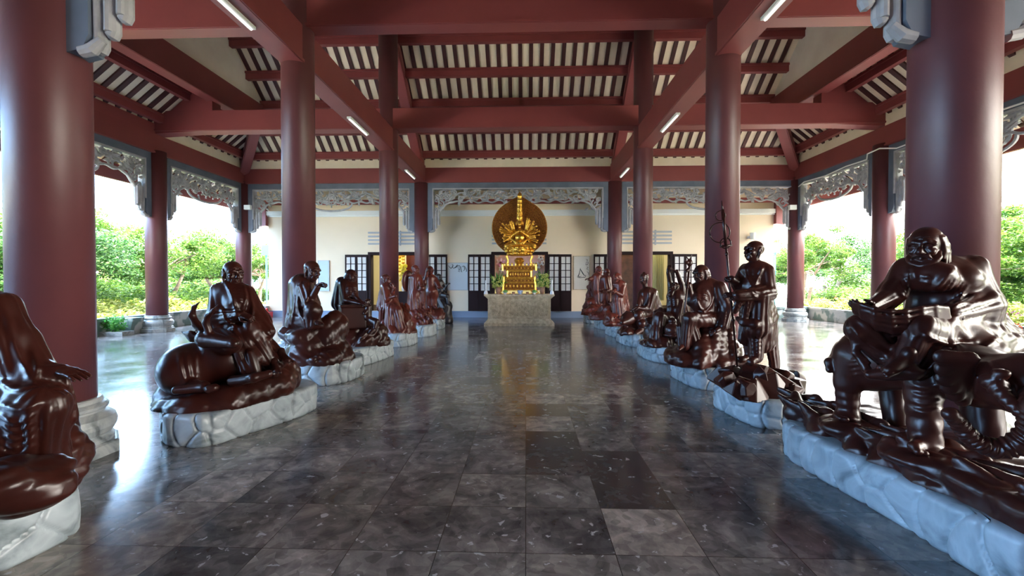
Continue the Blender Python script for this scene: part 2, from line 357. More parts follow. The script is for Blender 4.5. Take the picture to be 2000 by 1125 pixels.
def head(c, d, s=1.0, vox=.0055, beard=0, hair=0, hat=0, up=(0, 0, 1), brow=1.0, neck=.17, mous=0, ear=1.0):
    R = frame(d, up); c = np.array(c, float)
    def P(x, y, z): return c+R @ (np.array([x, y, z])*s)
    S = SDF(vox); k = .02*s
    def e(x, y, z, a, b, g, k=k, op='u'): S.ell(P(x, y, z), np.array([a, b, g])*s, R, k, op)
    def t(pts, r, k=.01, op='u', fl=None): S.tube([P(*q) for q in pts], np.array(np.broadcast_to(r, (len(pts),)))*s, k*s, op=op, fl=fl)
    e(-.012, 0, .038, .104, .084, .088); e(.022, 0, -.03, .076, .066, .086, .03)
    e(.062, 0, -.092, .030, .034, .026, .03); t([(0, 0, -.04), (-.03, 0, -neck)], [.052, .058], .03)
    t([(.078, -.058, .022), (.094, -.032, .034), (.096, 0, .026), (.094, .032, .034), (.078, .058, .022)], .0125*brow, .012)
    for q in (-1, 1):
        e(.098, q*.032, .008, .020, .024, .014, .012, 's'); e(.076, q*.031, .006, .0165, .0165, .0135, .004)
        t([(.084, q*.014, .010), (.090, q*.031, .0155), (.080, q*.050, .009)], .0045, .004)
        t([(.086, q*.016, -.004), (.089, q*.031, -.0085), (.080, q*.048, -.002)], .0045, .005)
        e(.073, q*.046, -.026, .024, .021, .020, .018)
        e(.108, q*.014, -.030, .012, .010, .010, .008)
        e(-.006, q*.086, .002, .022*ear, .012, .036*ear, .008); t([(-.002, q*.084, -.02), (.004, q*.080, -.066*ear)], [.013, .010], .008)
        e(.002, q*.098, .004, .012, .008, .022, .006, 's')
        t([(.1, q*.022, -.034), (.090, q*.040, -.058), (.078, q*.044, -.078)], .0045, .008)
    t([(.094, 0, .018), (.118, 0, -.014), (.124, 0, -.026)], [.0105, .013, .015], .012)
    t([(.082, -.028, -.058), (.099, -.012, -.053), (.101, 0, -.055), (.099, .012, -.053), (.082, .028, -.058)], .0065, .006)
    t([(.082, -.024, -.064), (.097, 0, -.070), (.082, .024, -.064)], .0075, .006)
    t([(.088, -.028, -.0605), (.108, 0, -.0615), (.088, .028, -.0605)], .0028, .003, 's')
    for z in (.055, .068): t([(.086, -.04, z-.004), (.094, 0, z+.002), (.086, .04, z-.004)], .0032, .006)
    rng = random.Random(int(abs(c[0]*100)+abs(c[1]*37)))
    if mous:
        for q in (-1, 1): t([(.108, q*.006, -.045), (.098, q*.032, -.052), (.084, q*.052, -.075)], [.008, .009, .004], .006)
    if beard:
        for i in range(15):
            a = (i-7)/7; x0 = .066*math.cos(a*1.35)+.005; y0 = .066*math.sin(a*1.35)
            zz = -.085+.05*abs(a)**1.5; L = beard*(1-.55*abs(a))*rng.uniform(.85, 1.1)
            t([(x0, y0, zz), (x0+.028, y0*1.12, zz-.03), (x0+.022, y0*.85+rng.uniform(-.01, .01), zz-.035-L), (x0+.03, y0*.6, zz-.05-L*1.25)], [.014, .015, .010, .004], .008)
    if hair:
        e(-.042, 0, .02, .082, .090, .075, .012)
        for i in range(17):
            a = (i-8)/8*2.0; x0 = -.03-.07*math.cos(a); y0 = .088*math.sin(a)
            t([(x0+.02, y0*.9, .05), (x0, y0, .0), (x0-.01, y0*1.05, -.04), (x0-.016+rng.uniform(-.01, .01), y0*1.12, -.05-hair*rng.uniform(.7, 1.1))], [.016, .018, .015, .006], .008)
    if hat:
        e(-.01, 0, .085, .095, .085, .05, .01); t([(.08, -.05, .055), (.1, 0, .06), (.08, .05, .055)], .014, .01); e(0, 0, .14, .03, .03, .025, .02)
    return S.mesh()
def hand(c, d, nrml, s=1.0, vox=.0045, curl=.5, side=1, spread=.12):
    """c wrist, d direction of fingers, nrml back-of-hand normal, side=+1 thumb to the left of d"""
    x = nrm(d); z = nrm(np.array(nrml, float)-x*np.dot(nrml, x)); y = np.cross(z, x); R = np.stack([x, y, z], 1); c = np.array(c, float)
    def P(a, b, g): return c+R @ (np.array([a, b*side, g])*s)
    S = SDF(vox)
    S.ell(P(.05, 0, 0), np.array([.056, .042, .017])*s, R, .012); S.cone(P(-.03, 0, 0), P(.02, 0, 0), .03*s, .028*s, .02)
    for i, (b, L) in enumerate(((.030, .078), (.011, .088), (-.009, .082), (-.027, .066))):
        a = curl; p0 = P(.088-abs(i-1.2)*.004, b, 0); ang = 0; pts = [p0]; q = np.array([.088, b, 0.0])
        for j, f in enumerate((.45, .32, .26)):
            ang += a*(.7 if j == 0 else 1.0); q = q+np.array([math.cos(ang)*L*f, (b-.002)*spread*2*f*(1 if j == 0 else .5), -math.sin(ang)*L*f]); pts.append(P(*q))
        S.tube(pts, np.array([.0105, .0098, .009, .0075])*s, .004)
        S.cone(P(.045, b*.8, .004), p0, .012*s, .0105*s, .008)
    q = [P(.012, .026, -.004), P(.040, .052, -.014-.01*curl), P(.066, .058-.012*curl, -.022-.02*curl), P(.086, .052-.022*curl, -.028-.035*curl)]
    S.tube(q, np.array([.017, .014, .0118, .0092])*s, .008)
    return S.mesh()
def foot(c, d, s=1.0, vox=.006, up=(0, 0, 1), side=1):
    R = frame(d, up); c = np.array(c, float)
    def P(a, b, g): return c+R @ (np.array([a, b*side, g])*s)
    S = SDF(vox); S.cone(P(0, 0, .09), P(-.01, 0, .03), .036*s, .036*s, .03); S.cone(P(-.01, 0, .032), P(.12, .01, .022), .034*s, .036*s, .03, sq=(R[:, 2], .6))
    S.cone(P(.02, 0, .06), P(.13, .008, .026), .03*s, .026*s, .03)
    for i, (b, L, r) in enumerate(((.032, .052, .0145), (.010, .05, .011), (-.006, .045, .010), (-.021, .038, .0095), (-.034, .03, .009))):
        S.tube([P(.125-.006*i, b, .020), P(.125+L*.6-.006*i, b*1.05, .020), P(.125+L-.006*i, b*1.05, .012)], [r*s, r*s, r*.85*s], .004)
    return S.mesh()
SKY, SUN, ROOM, EXPO = 8.0, 20.0, 70, 1.9
# ================= architecture =================
XL, XR, OL, OR = -4.28, 3.59, -11.75, 10.80          # inner and outer column lines
Y1, Y2, Y3, Y4 = 3.85, 8.20, 13.67, 18.0
ZB, SL, ZE = 5.60, .82, 6.46                          # beam underside, roof pitch, roof height over the ring beam
YC = (Y1+Y4)/2; GL, GR = OL+2.0, OR-2.0               # gable planes
def struct(mb, name, m, **k): return mb.build(name, m, kind='structure', **k)
# floor (terrace)
fb = MB(); fb.box(-13.3, 12.3, -9.0, 19.35, -.3, 0); struct(fb, 'floor', M['floor'])
# --- unseen roof and wall around the camera, added to block light from the front
q = MB(); q.box(-13.3, 12.3, -6.0, 2.9, 4.75, 4.95); struct(q, 'ceiling_light_block', M['brown'])
q = MB(); q.box(-13.3, 12.3, -6.2, -6.0, 0, 5.1); struct(q, 'wall_light_block', M['red'])
# --- columns
def column(x, y, top, label, r=.29, group='round red columns'):
    t = thing('column', label, 'column', (x, y, 0), group)
    b = MB()
    b.lathe([(.47, 0), (.47, .10), (.45, .115)], (x, y, 0), 8, rot=PI/8)
    b.lathe([(.405, .115), (.41, .15), (.385, .17), (.385, .185), (.40, .20), (.425, .25), (.43, .29), (.415, .34), (.37, .375), (.345, .39), (.345, .405), (.365, .42), (.37, .445), (.35, .465), (.33, .475), (.33, .50), (.315, .515), (.28, .52)], (x, y, 0), 96)
    b.build('base', M['marblebase'], t, smooth=False, label='grey carved marble column base')
    s = MB(); s.lathe([(r, .5), (r, top)], (x, y, 0), 48); so = s.build('shaft', M['red'], t, smooth=True)
    return t
ZT = lambda y: ZE+SL*min(Y4-y, y-Y1)-.3
column(XL, Y1, ZB+.3, 'huge red column at the left edge, nearest of the left columns, behind the hooded statue')
column(XR, Y1, ZB+.3, 'huge dark red column at the right, behind the man on the elephant')
column(XL, Y2, ZT(Y2), 'tall red column on the left behind the crouching bald monk statue')
column(XR, Y2, ZT(Y2), 'tall red column on the right behind the staff holding monk statues')
column(XL, Y3, ZT(Y3), 'slim red column left of the open left doorway, third from the camera')
column(XR, Y3, ZT(Y3), 'slim red column in front of the right doorway, third from the camera')
column(XL, Y4, ZB+.1, 'far red column just left of the calligraphy panel')
column(XR, Y4, ZB+.1, 'far red column just right of the seated figure picture')
column(OL, Y4, ZB+.1, 'red corner column at the far left beside the back wall')
column(OR, Y4, ZB+.1, 'red corner column at the far right beside the back wall')
column(OL, Y3, ZB+.1, 'red outer column on the left with the potted plant beside its base')
column(OR, Y3, ZB+.1, 'red outer column on the right seen left of the huge near column')
column(OL, Y2, ZB+.1, 'red outer column out on the left hidden behind the huge near column')
column(OR, Y2, ZB+.1, 'red outer column out on the right past the huge near column')
# --- beams
def beam(a, b, w, h, label, m='red_beam', name='roof_beam', group=None):
    """a, b: centres of the underside"""
    q = MB(); a = np.array(a, float); b = np.array(b, float); u = np.array((0, 0, h/2))
    q.bar(a+u, b+u, w, h)
    if w > .25:
        for s in (.035,): q.bar(a+np.array((0, 0, .035)), b+np.array((0, 0, .035)), w+.05, .05)
    return tagp(q.build(name, M[m], loc=tuple((a+b)/2)), label, 'beam', group)
beam((XL, Y1, ZB), (XL, Y4, ZB), .40, .68, 'long red beam running to the back above the left row of statues')
beam((XR, Y1, ZB), (XR, Y4, ZB), .40, .68, 'long dark red beam running to the back above the right row of statues')
beam((OL, Y2, ZB+.68), (OR, Y2, ZB+.68), .30, .80, 'massive crosswise beam at the top of the picture, nearest of the cross beams')
beam((OL, Y3, ZB+.68), (OR, Y3, ZB+.68), .42, .62, 'crosswise red beam between the two lower bands of slatted roof')
beam((OL, Y4, ZB), (OR, Y4, ZB), .34, .60, 'red beam above the carved friezes in front of the back wall')
beam((OL, Y1, ZB), (OR, Y1, ZB), .34, .60, 'red beam over the front columns')
beam((OL, Y1, ZB), (OL, Y4, ZB), .34, .60, 'purplish red beam above the friezes along the left side')
beam((OR, Y1, ZB), (OR, Y4, ZB), .34, .60, 'red beam above the friezes along the right side')
beam((GL, Y1+2.0, 7.2), (GL, Y4-2.0, 7.2), .34, .80, 'dark beam under the left grey gable triangle')
beam((GR, Y1+2.0, 7.2), (GR, Y4-2.0, 7.2), .34, .80, 'dark beam under the right grey gable triangle')
# gussets where cross beams meet the side slopes
for x0, x1, lab in ((GR, OR, 'right'), (GL, OL, 'left')):
    for y, w in ((Y2, 'near cross beam'), (Y3, 'far cross beam')):
        q = MB(); q.prism([(x0, y-.19, 6.85), (x0, y-.19, 8.0), (x1, y-.19, 6.38), (x1, y-.19, 6.2), (x0, y-.19, 6.3)], (0, .38, 0))
        tagp(q.build('beam_gusset', M['red_beam'], loc=(x0, y, 7)), 'wedge shaped red gusset on the %s end of the %s' % (lab, w), 'beam')
# side panel that closes the strip above the left beam
q = MB(); q.box(OL-.12, OL+.17, Y2, Y3+.0, ZB+.6, ZB+.92)
tagp(q.build('beam_panel', M['red_beam'], loc=(OL, 11, 6.3)), 'red upper panel over the left side beam, right of the huge near column', 'panel')
# --- roof (hip and gable)
def zr(s): return ZE+SL*s
def slab(poly, name, m, th=.12):
    q = MB(); q.prism(poly, (0, 0, th)); struct(q, name, M[m])
EV = 1.5
def corner(i):  # helpers for eave outline
    return {'bl': (OL-EV, Y4+EV), 'br': (OR+EV, Y4+EV), 'fl': (OL-EV, Y1-EV), 'fr': (OR+EV, Y1-EV)}[i]
RH = (Y4-Y1)/2
slab([(OL-EV, Y4+EV, zr(-EV)), (OR+EV, Y4+EV, zr(-EV)), (GR, Y4-2, zr(2)), (GR, YC, zr(RH)), (GL, YC, zr(RH)), (GL, Y4-2, zr(2))], 'ceiling_rear', 'cream')
slab([(OL-EV, Y1-EV, zr(-EV)), (OR+EV, Y1-EV, zr(-EV)), (GR, Y1+2, zr(2)), (GR, YC, zr(RH)), (GL, YC, zr(RH)), (GL, Y1+2, zr(2))][::-1], 'ceiling_front', 'cream')
slab([(OL-EV, Y1-EV, zr(-EV)), (OL-EV, Y4+EV, zr(-EV)), (GL, Y4-2, zr(2)), (GL, Y1+2, zr(2))], 'ceiling_left', 'cream')
slab([(OR+EV, Y1-EV, zr(-EV)), (OR+EV, Y4+EV, zr(-EV)), (GR, Y4-2, zr(2)), (GR, Y1+2, zr(2))], 'ceiling_right', 'cream')
for x, nm in ((GL, 'wall_gable_left'), (GR, 'wall_gable_right')):
    q = MB(); q.prism([(x-.06, Y1+2, 7.95), (x-.06, Y4-2, 7.95), (x-.06, Y4-2, 8.1), (x-.06, YC, zr(RH)), (x-.06, Y1+2, 8.1)], (.12, 0, 0)); struct(q, nm, M['plaster'])
# rafters (brown ribs under the cream boards): one mesh per slope
P_ = .36; RW = .13; RD = .055
nv = np.array((0, SL, 1))/math.hypot(1, SL)
def rafters(kind):
    q = MB()
    if kind in ('rear', 'front'):
        x = OL-EV+.1
        while x < OR+EV:
            smax = RH if GL < x < GR else max(-EV, min(x-OL, OR-x))
            if smax > -EV+.1:
                A, B = ((Y4+EV, zr(-EV)), (Y4-smax, zr(smax))) if kind == 'rear' else ((Y1-EV, zr(-EV)), (Y1+smax, zr(smax)))
                o = -RD*.5
                q.bar((x, A[0], A[1]+o), (x, B[0], B[1]+o), RW, RD)
            x += P_
    else:
        y = Y1-EV+.15
        while y < Y4+EV:
            smax = max(-EV, min(2.0, y-Y1, Y4-y))
            if smax > -EV+.1:
                xa, xb = (OL-EV, OL+smax) if kind == 'left' else (OR+EV, OR-smax)
                q.bar((xa, y, zr(-EV)-RD*.5), (xb, y, zr(smax)-RD*.5), RW, RD)
            y += P_
    tagp(q.build('roof_rafters', M['brown'], loc=(0, YC, 8)), {'rear': 'narrow brown rafters striping the cream roof boards of the back slope', 'front': 'narrow brown rafters on the front roof slope overhead', 'left': 'narrow brown rafters over the left side aisle', 'right': 'narrow brown rafters over the right side aisle'}[kind], 'rafters')
for k_ in ('rear', 'front', 'left', 'right'): rafters(k_)
# purlins
def purlin(a, b, label, h=.20, w=.16, m='red_beam', group='purlins across the back roof slope'):
    q = MB(); q.bar(a, b, w, h); q.bar(np.array(a)+(0, 0, h*.5+.03), np.array(b)+(0, 0, h*.5+.03), w*1.5, .07)
    tagp(q.build('purlin', M[m], loc=tuple((np.array(a)+np.array(b))/2)), label, 'beam', group)
pn = ['lowest purlin just above the cream strip, crossing the back of the hall', 'purlin of the back slope hidden behind the far cross beam', 'purlin of the back slope just above the far cross beam', 'purlin between the two upper bands of cream slats', 'purlin directly under the massive near cross beam', 'higher purlin of the back slope above the near cross beam']
for i, s in enumerate((.38, 1.22, 2.05, 2.89, 3.73, 4.6, 5.5, 6.4)):
    x0, x1 = (OL+s, OR-s) if s < 2 else (GL, GR)
    purlin((x0, Y4-s, zr(s)-.15), (x1, Y4-s, zr(s)-.15), pn[i] if i < 6 else 'top purlins of the back slope near the ridge')
    purlin((x0, Y1+s, zr(s)-.15), (x1, Y1+s, zr(s)-.15), 'purlin of the front roof slope above the viewer', group='purlins of the front roof slope')
for s, w in ((.38, 'low'), (1.22, 'middle'), (1.92, 'high')):
    for sg, ox, nm in ((1, OL, 'left'), (-1, OR, 'right')):
        purlin((ox+sg*s, Y1+s, zr(s)-.15), (ox+sg*s, Y4-s, zr(s)-.15), '%s purlin under the %s side roof slope' % (w, nm), group='purlins of the %s roof slope' % nm)
# cream fascia strips above ring beams
def strip(x0, x1, y0, y1, n):
    q = MB(); q.box(x0, x1, y0, y1, ZB+.6, ZE+.14); struct(q, n, M['cream'])
strip(OL, OR, Y4-.15, Y4-.03, 'trim_1'); strip(OL, OR, Y1+.03, Y1+.15, 'trim_2'); strip(OL+.03, OL+.15, Y1, Y4, 'trim_3'); strip(OR-.15, OR-.03, Y1, Y4, 'trim_4')
# principal and hip rafters
for x, nm in ((XL, 'left'), (XR, 'right')):
    for ya, yb, w in ((Y4, YC, 'back'), (Y1, YC, 'front')):
        d = np.array((0, (yb-ya), zr(RH)-zr(0)))
        beam((x, ya, ZE-.55), (x, yb, zr(RH)-.55), .32, .40, 'sloping red rafter over the %s row of columns on the %s slope' % (nm, w), name='principal_rafter')
for ox, gx, nm in ((OL, GL, 'left'), (OR, GR, 'right')):
    for ya, yb, w in ((Y4, Y4-2.1, 'back'), (Y1, Y1+2.1, 'front')):
        beam((ox, ya, ZE-.62), (gx, yb, zr(2)-.55), .30, .42, 'slanting red hip rafter rising from the %s %s corner column' % (w, nm), name='hip_rafter')
# --- carved friezes
rnd = random.Random(4)
def spiral(c, r0, turns, a0, sgn=1, n=22, r1=.015):
    out = []
    for i in range(n+1):
        t = i/n; r = r0*(1-t)+r1*t; a = a0+sgn*turns*2*PI*t; out.append((c[0]+r*math.cos(a), 0, c[1]+r*math.sin(a)))
    return out
def leaf(mb, c, a, L, w, y=0.0):
    d = np.array((math.cos(a), 0, math.sin(a))); n_ = np.array((-d[2], 0, d[0])); c = np.array((c[0], y, c[1])); V = []
    prof = [(0, .15), (.25, .8), (.5, 1), (.75, .7), (1, .05)]
    for t, ww in prof:
        for s, yy in ((-1, 0), (0, -.035), (1, 0)): V.append(c+d*t*L+n_*s*ww*w/2+np.array((0, yy, 0)))
        V.append(c+d*t*L+np.array((0, .03, 0)))
    Fc = []
    for i in range(4):
        o = i*4
        for a_, b_ in ((0, 1), (1, 2), (2, 3), (3, 0)): Fc.append((o+a_, o+b_, o+4+b_, o+4+a_))
    mb.add(V, Fc)
FR = {}
def frieze_mesh(L, rosette, key):
    """local: x along 0..L, y depth, z height measured from the beam underside (negative down)"""
    b = MB(); top = .22
    b.box(0, L, -.10, .10, -top, 0); 
    for s in (0, 1):
        x0, x1 = (0, .20) if s == 0 else (L-.20, L)
        b.prism([(x0, -.10, -1.85), (x1, -.10, -1.85 if False else -1.85), (x1, -.10, -top), (x0, -.10, -top)], (0, .20, 0))
        xm = x0 if s == 0 else x1; xi = x1 if s == 0 else x0; sg = 1 if s == 0 else -1
        b.prism([(xm, -.10, -1.85), (xi, -.10, -1.85), (xi-sg*.06, -.10, -1.97), (xm, -.10, -2.0)], (0, .20, 0))
    c = MB()
    # light inner fillet
    c.box(.20, L-.20, -.12, .12, -top-.045, -top); 
    for xa, xb in ((.20, .245), (L-.245, L-.20)): c.box(xa, xb, -.12, .12, -1.45, -top)
    # hanging rods of the bracket
    for s in (1, -1):
        X = lambda u: u if s == 1 else L-u
        for u, r, zb in ((.235, .055, -1.97), (.335, .06, -1.84), (.45, .062, -1.70)):
            n = 12; c.tube([(X(u), 0, -1.12), (X(u), 0, zb+.05), (X(u)-s*.015, 0, zb+.015), (X(u)-s*.03, 0, zb)], [r, r, r*.9, r*.4], n)
            c.tube([(X(u)-.0, -.05, -1.12), (X(u), -.05, zb+.04)], r*.55, 8)
        c.tube([(X(.10), -.06, -1.98), (X(.2), -.06, -1.96), (X(.29), -.06, -1.88)], [.05, .055, .04], 10)
        # curls stepping down to the bracket
        for (u, z, r, a0, sg) in ((.52, -.86, .16, 1.2, -1), (.40, -1.10, .12, 2.0, 1), (.80, -.62, .12, .6, -1), (.62, -.52, .12, 3.0, 1), (.36, -.70, .11, -1, 1)):
            pts = spiral((0, 0), r, 1.35, a0, sg); c.tube([(X(u)+p[0]*s, p[1]+rnd.uniform(-.03, .03)*0, z+p[2]) for p in pts], np.linspace(.042, .022, len(pts)), 7)
        pts = [(X(.26), 0, -1.28), (X(.40), 0, -1.24), (X(.56), 0, -1.05), (X(.72), 0, -.86), (X(.95), 0, -.76), (X(1.2), 0, -.72)]
        c.tube(pts, [.04, .045, .05, .045, .04, .03], 8)
        for i in range(9): leaf(c, (X(rnd.uniform(.28, .8)), rnd.uniform(-1.15, -.4)), rnd.uniform(0, 6.28), rnd.uniform(.16, .26), .10)
    # vine
    x0, x1 = .9, L-.9; n = max(10, int((x1-x0)/.06)); zc = -.48
    w = 2*PI/1.15; pts = [(x0+(x1-x0)*i/n, 0, zc+.10*math.sin(w*(x0+(x1-x0)*i/n))) for i in range(n+1)]
    c.tube(pts, .038, 7)
    pts = [(x0+(x1-x0)*i/n, 0, -.78+.045*math.sin(2*w*(x0+(x1-x0)*i/n)+1)+.05*abs(math.sin(w*.5*(x0+(x1-x0)*i/n)))) for i in range(n+1)]
    c.tube(pts, .036, 7)
    x = x0-.5; k = 0
    while x < x1+.5:
        up = k % 2
        zc2 = -.36 if up else -.60
        pts = spiral((x, zc2), .115, 1.2, rnd.uniform(0, 6), 1 if up else -1, 14); c.tube(pts, np.linspace(.032, .018, len(pts)), 6)
        for j in range(5): leaf(c, (x+rnd.uniform(-.12, .12), zc2+rnd.uniform(-.14, .14)), rnd.uniform(0, 6.28), rnd.uniform(.17, .28), rnd.uniform(.09, .14), rnd.uniform(-.05, .02))
        if k % 4 == 1:
            for j in range(7): leaf(c, (x+.14, -.46), j*2*PI/7, .15, .10, -.05)
            c.ball((x+.14, -.09, -.46), .04, 8)
        x += .235; k += 1
    if rosette:
        xc = L/2; zc = -.66
        for rr, t in ((.20, .030), (.09, .022)):
            c.tube([(xc+rr*math.cos(a), -.02, zc+rr*math.sin(a)) for a in np.linspace(0, 2*PI, 29)], t, 7, flat=(0, 1, 0))
        for j in range(8):
            a = j*PI/4; c.tube([(xc+.07*math.cos(a), -.02, zc+.07*math.sin(a)), (xc+.27*math.cos(a), -.02, zc+.27*math.sin(a))], .022, 6)
            for z0 in (1,): c.ball((xc+.29*math.cos(a), -.02, zc+.29*math.sin(a)), .032, 8)
        pts = [(xc+.85*math.cos(a), 0, -.78-.33*abs(math.sin(a))**.8) for a in np.linspace(PI, 2*PI, 25)]; c.tube(pts, .04, 7)
        for s in (-1, 1):
            pts = spiral((xc+s*.46, -.76), .13, 1.3, 2 if s > 0 else 1, -s); c.tube(pts, np.linspace(.04, .02, len(pts)), 7)
            for j in range(5): leaf(c, (xc+s*rnd.uniform(.3, .7), rnd.uniform(-.95, -.5)), rnd.uniform(0, 6.28), .2, .1)
    FR[key] = (b, c)
def frieze(key, p0, rz, label):
    t = thing('carved_frieze', label, 'frieze', p0, 'carved grey friezes between the columns', rz)
    b, c = FR[key]
    if not isinstance(b, tuple):
        bo = b.build('frame_board', M['board'], t, local=True); co = c.build('openwork_carving', M['frieze'], t, local=True, smooth=False)
        FR[key] = ((bo.data,), (co.data,))
    else:
        for nm, d in (('frame_board', b[0]), ('openwork_carving', c[0])):
            o = bpy.data.objects.new(nm, d); C.objects.link(o); o.parent = t
g = .27
frieze_mesh(XR-XL-2*g, False, 'c'); frieze_mesh(XL-OL-2*g, True, 's'); frieze_mesh(Y2-Y1-2*g, True, 'y1'); frieze_mesh(Y3-Y2-2*g, True, 'y2')
for y, w in ((Y4, 'back'), (Y1, 'front')):
    frieze('c', (XL+g, y, ZB), 0, {'back': 'grey carved frieze behind the golden statue in the centre bay', 'front': 'carved frieze high over the near centre bay, its grey brackets hang from both huge columns'}[w])
    frieze('s', (OL+g, y, ZB), 0, 'carved frieze with a wheel rosette in the left bay of the %s row' % w)
    frieze('s', (XR+g, y, ZB), 0, 'carved frieze with a wheel rosette in the right bay of the %s row' % w)
for x, w in ((OL, 'left'), (OR, 'right')):
    frieze('y1', (x, Y3+g, ZB), PI/2, 'carved frieze on the %s side nearest the back corner column' % w)
    frieze('y2', (x, Y2+g, ZB), PI/2, 'carved frieze in the middle opening of the %s side' % w)
    frieze('y1', (x, Y1+g, ZB), PI/2, 'carved frieze in the nearest opening of the %s side' % w)
# --- fluorescent battens under the long beams
for i, (x, y, lab) in enumerate(((XL-.02, 6.25, 'white tube lamp under the left long beam, at the top of the picture'), (XL-.02, 11.25, 'white tube lamp midway along the left long beam'), (XL-.02, 16.35, 'farthest white tube lamp under the left long beam'),
        (XR+.02, 6.25, 'white tube lamp under the right long beam, at the top of the picture'), (XR+.02, 11.25, 'white tube lamp midway along the right long beam'), (XR+.02, 16.35, 'farthest white tube lamp under the right long beam'))):
    t = thing('tube_lamp', lab, 'lamp', (x, y, ZB), 'tube lamps under the long beams')
    q = MB(); q.box(x-.05, x+.05, y-.62, y+.62, ZB-.045, ZB); ho = q.build('housing', M['white'], t)
    q = MB(); q.tube([(x, y-.58, ZB-.06), (x, y+.58, ZB-.06)], .019, 10); q.build('tube', M['lamp'], ho)
# --- small white speakers on the corner columns and the cable on the right
for px, Y, lab in ((484, Y4-.40, 'small white box clipped to the far left corner column'), (1548, Y4-.40, 'small white box on the far right corner column')):
    c_ = at(px, 405, Y); q = MB(); q.box(c_[0]-.13, c_[0]+.13, c_[1]-.06, c_[1]+.06, c_[2]-.09, c_[2]+.09); q.bar((c_[0], c_[1]+.0, c_[2]), (c_[0], Y4-.25, c_[2]), .05, .05)
    tagp(q.build('white_box', M['white'], loc=tuple(c_)), lab, 'lamp')
q = MB(); q.tube([(OR-.12, Y4-.35, 5.30), (OR-.2, 17.2, 5.38), (OR-.2, 16, 5.33), (OR-.2, 15, 5.40), (OR-.2, 14.1, 5.38), (OR-.33, 13.9, 5.5), (OR-.36, 13.4, 5.52), (OR-.2, 13.0, 5.40), (OR-.2, 11, 5.44), (OR-.2, 9, 5.38)], .022, 6)
tagp(q.build('cable', M['white'], loc=(OR-.2, 15, 5.3)), 'white cable looping along the frieze on the right side', 'cable')

# outer eave beams
for a, b, lab in (((OL-1.2, Y4+1.15, 4.95), (OR+1.2, Y4+1.15, 4.95), 'dark red eave beam behind the friezes in front of the back wall'), ((OL-1.2, Y1-1.2, 4.8), (OR+1.2, Y1-1.2, 4.8), 'dark red eave beam along the front eave'), ((OL-1.2, Y1-1.2, 4.8), (OL-1.2, Y4+1.0, 4.8), 'maroon eave beam outside the left friezes'), ((OR+1.2, Y1-1.2, 4.8), (OR+1.2, Y4+1.0, 4.8), 'maroon eave beam outside the right friezes')):
    beam(a, b, .12, .50, lab)
# ================= back building =================
YW = 19.3
def wx(px): return float(at(px, 560, YW)[0])
def wz(py, px=1027): return float(at(px, py, YW)[2])
WXL, WXR = wx(525), wx(1510)
ZD0, ZD1 = .28, wz(495)
doors = [(wx(723), wx(826)), (wx(963), wx(1067)), (wx(1208), wx(1310))]
q = MB(); xs = [WXL]+[v for d in doors for v in d]+[WXR]
for i in range(0, len(xs), 2): q.box(xs[i], xs[i+1], YW, YW+.25, ZD0, 5.2)
for a, b in doors: q.box(a, b, YW, YW+.25, ZD1, 5.2)
q.box(WXL, WXL+.25, YW+.25, YW+7, 0, 5.2); q.box(WXR-.25, WXR, YW+.25, YW+7, 0, 5.2)
struct(q, 'wall_back', M['creamwall'])
q = MB(); q.box(WXL-.0, WXR+.0, YW-.03, YW+.3, 0, ZD0); struct(q, 'baseboard_back', M['bluebase'])
q = MB(); zc = wz(412); q.box(WXL-.5, WXR+.3, YW-.16, YW, zc-.16, zc+.02); q.box(WXL-.4, WXR+.2, YW-.08, YW, zc-.22, zc-.16); struct(q, 'trim_5', M['white'])
q = MB(); q.box(WXL-1.2, WXR+1.2, YW-.5, YW+8, 5.2, 5.35); q.box(WXL-1.2, WXR+1.2, YW-.55, YW-.5, 5.1, 5.6); struct(q, 'ceiling_back_building', M['creamwall'])
q = MB(); q.prism([(WXL-1.0, YW-.2, 5.1), (WXL, YW-.2, 5.1), (WXL, YW-.2, 4.05), (WXL-.35, YW-.2, 4.0), (WXL-1.0, YW-.2, 4.5)], (0, .35, 0))
tagp(q.build('eave_bracket', M['red_beam'], loc=(WXL, YW, 4)), 'red eave bracket at the left end of the back wall', 'bracket')
q = MB(); q.prism([(WXR+1.0, YW-.2, 5.1), (WXR, YW-.2, 5.1), (WXR, YW-.2, 4.05), (WXR+.35, YW-.2, 4.0), (WXR+1.0, YW-.2, 4.5)], (0, .35, 0))
tagp(q.build('eave_bracket', M['red_beam'], loc=(WXR, YW, 4)), 'red eave bracket at the right end of the back wall', 'bracket')
# rooms behind the doors
M['roomwall'] = mat('pale_yellow_room', (.72, .68, .40), .8); M['redwall'] = mat('dark_red_room_panel', (.16, .035, .03), .6)
q = MB(); q.box(WXL+.3, WXR-.3, YW+.3, YW+6.8, ZD0-.1, ZD0); struct(q, 'floor_back_rooms', M['wooddoor'])
q = MB(); q.box(WXL+.3, WXR-.3, YW+5.0, YW+5.1, ZD0, 5.2)
for a, b in ((0, 1), (1, 2)):
    xm = (doors[a][1]+doors[b][0])/2; q.box(xm-.08, xm+.08, YW+.25, YW+5, ZD0, 5.2)
struct(q, 'wall_back_rooms', M['roomwall'])
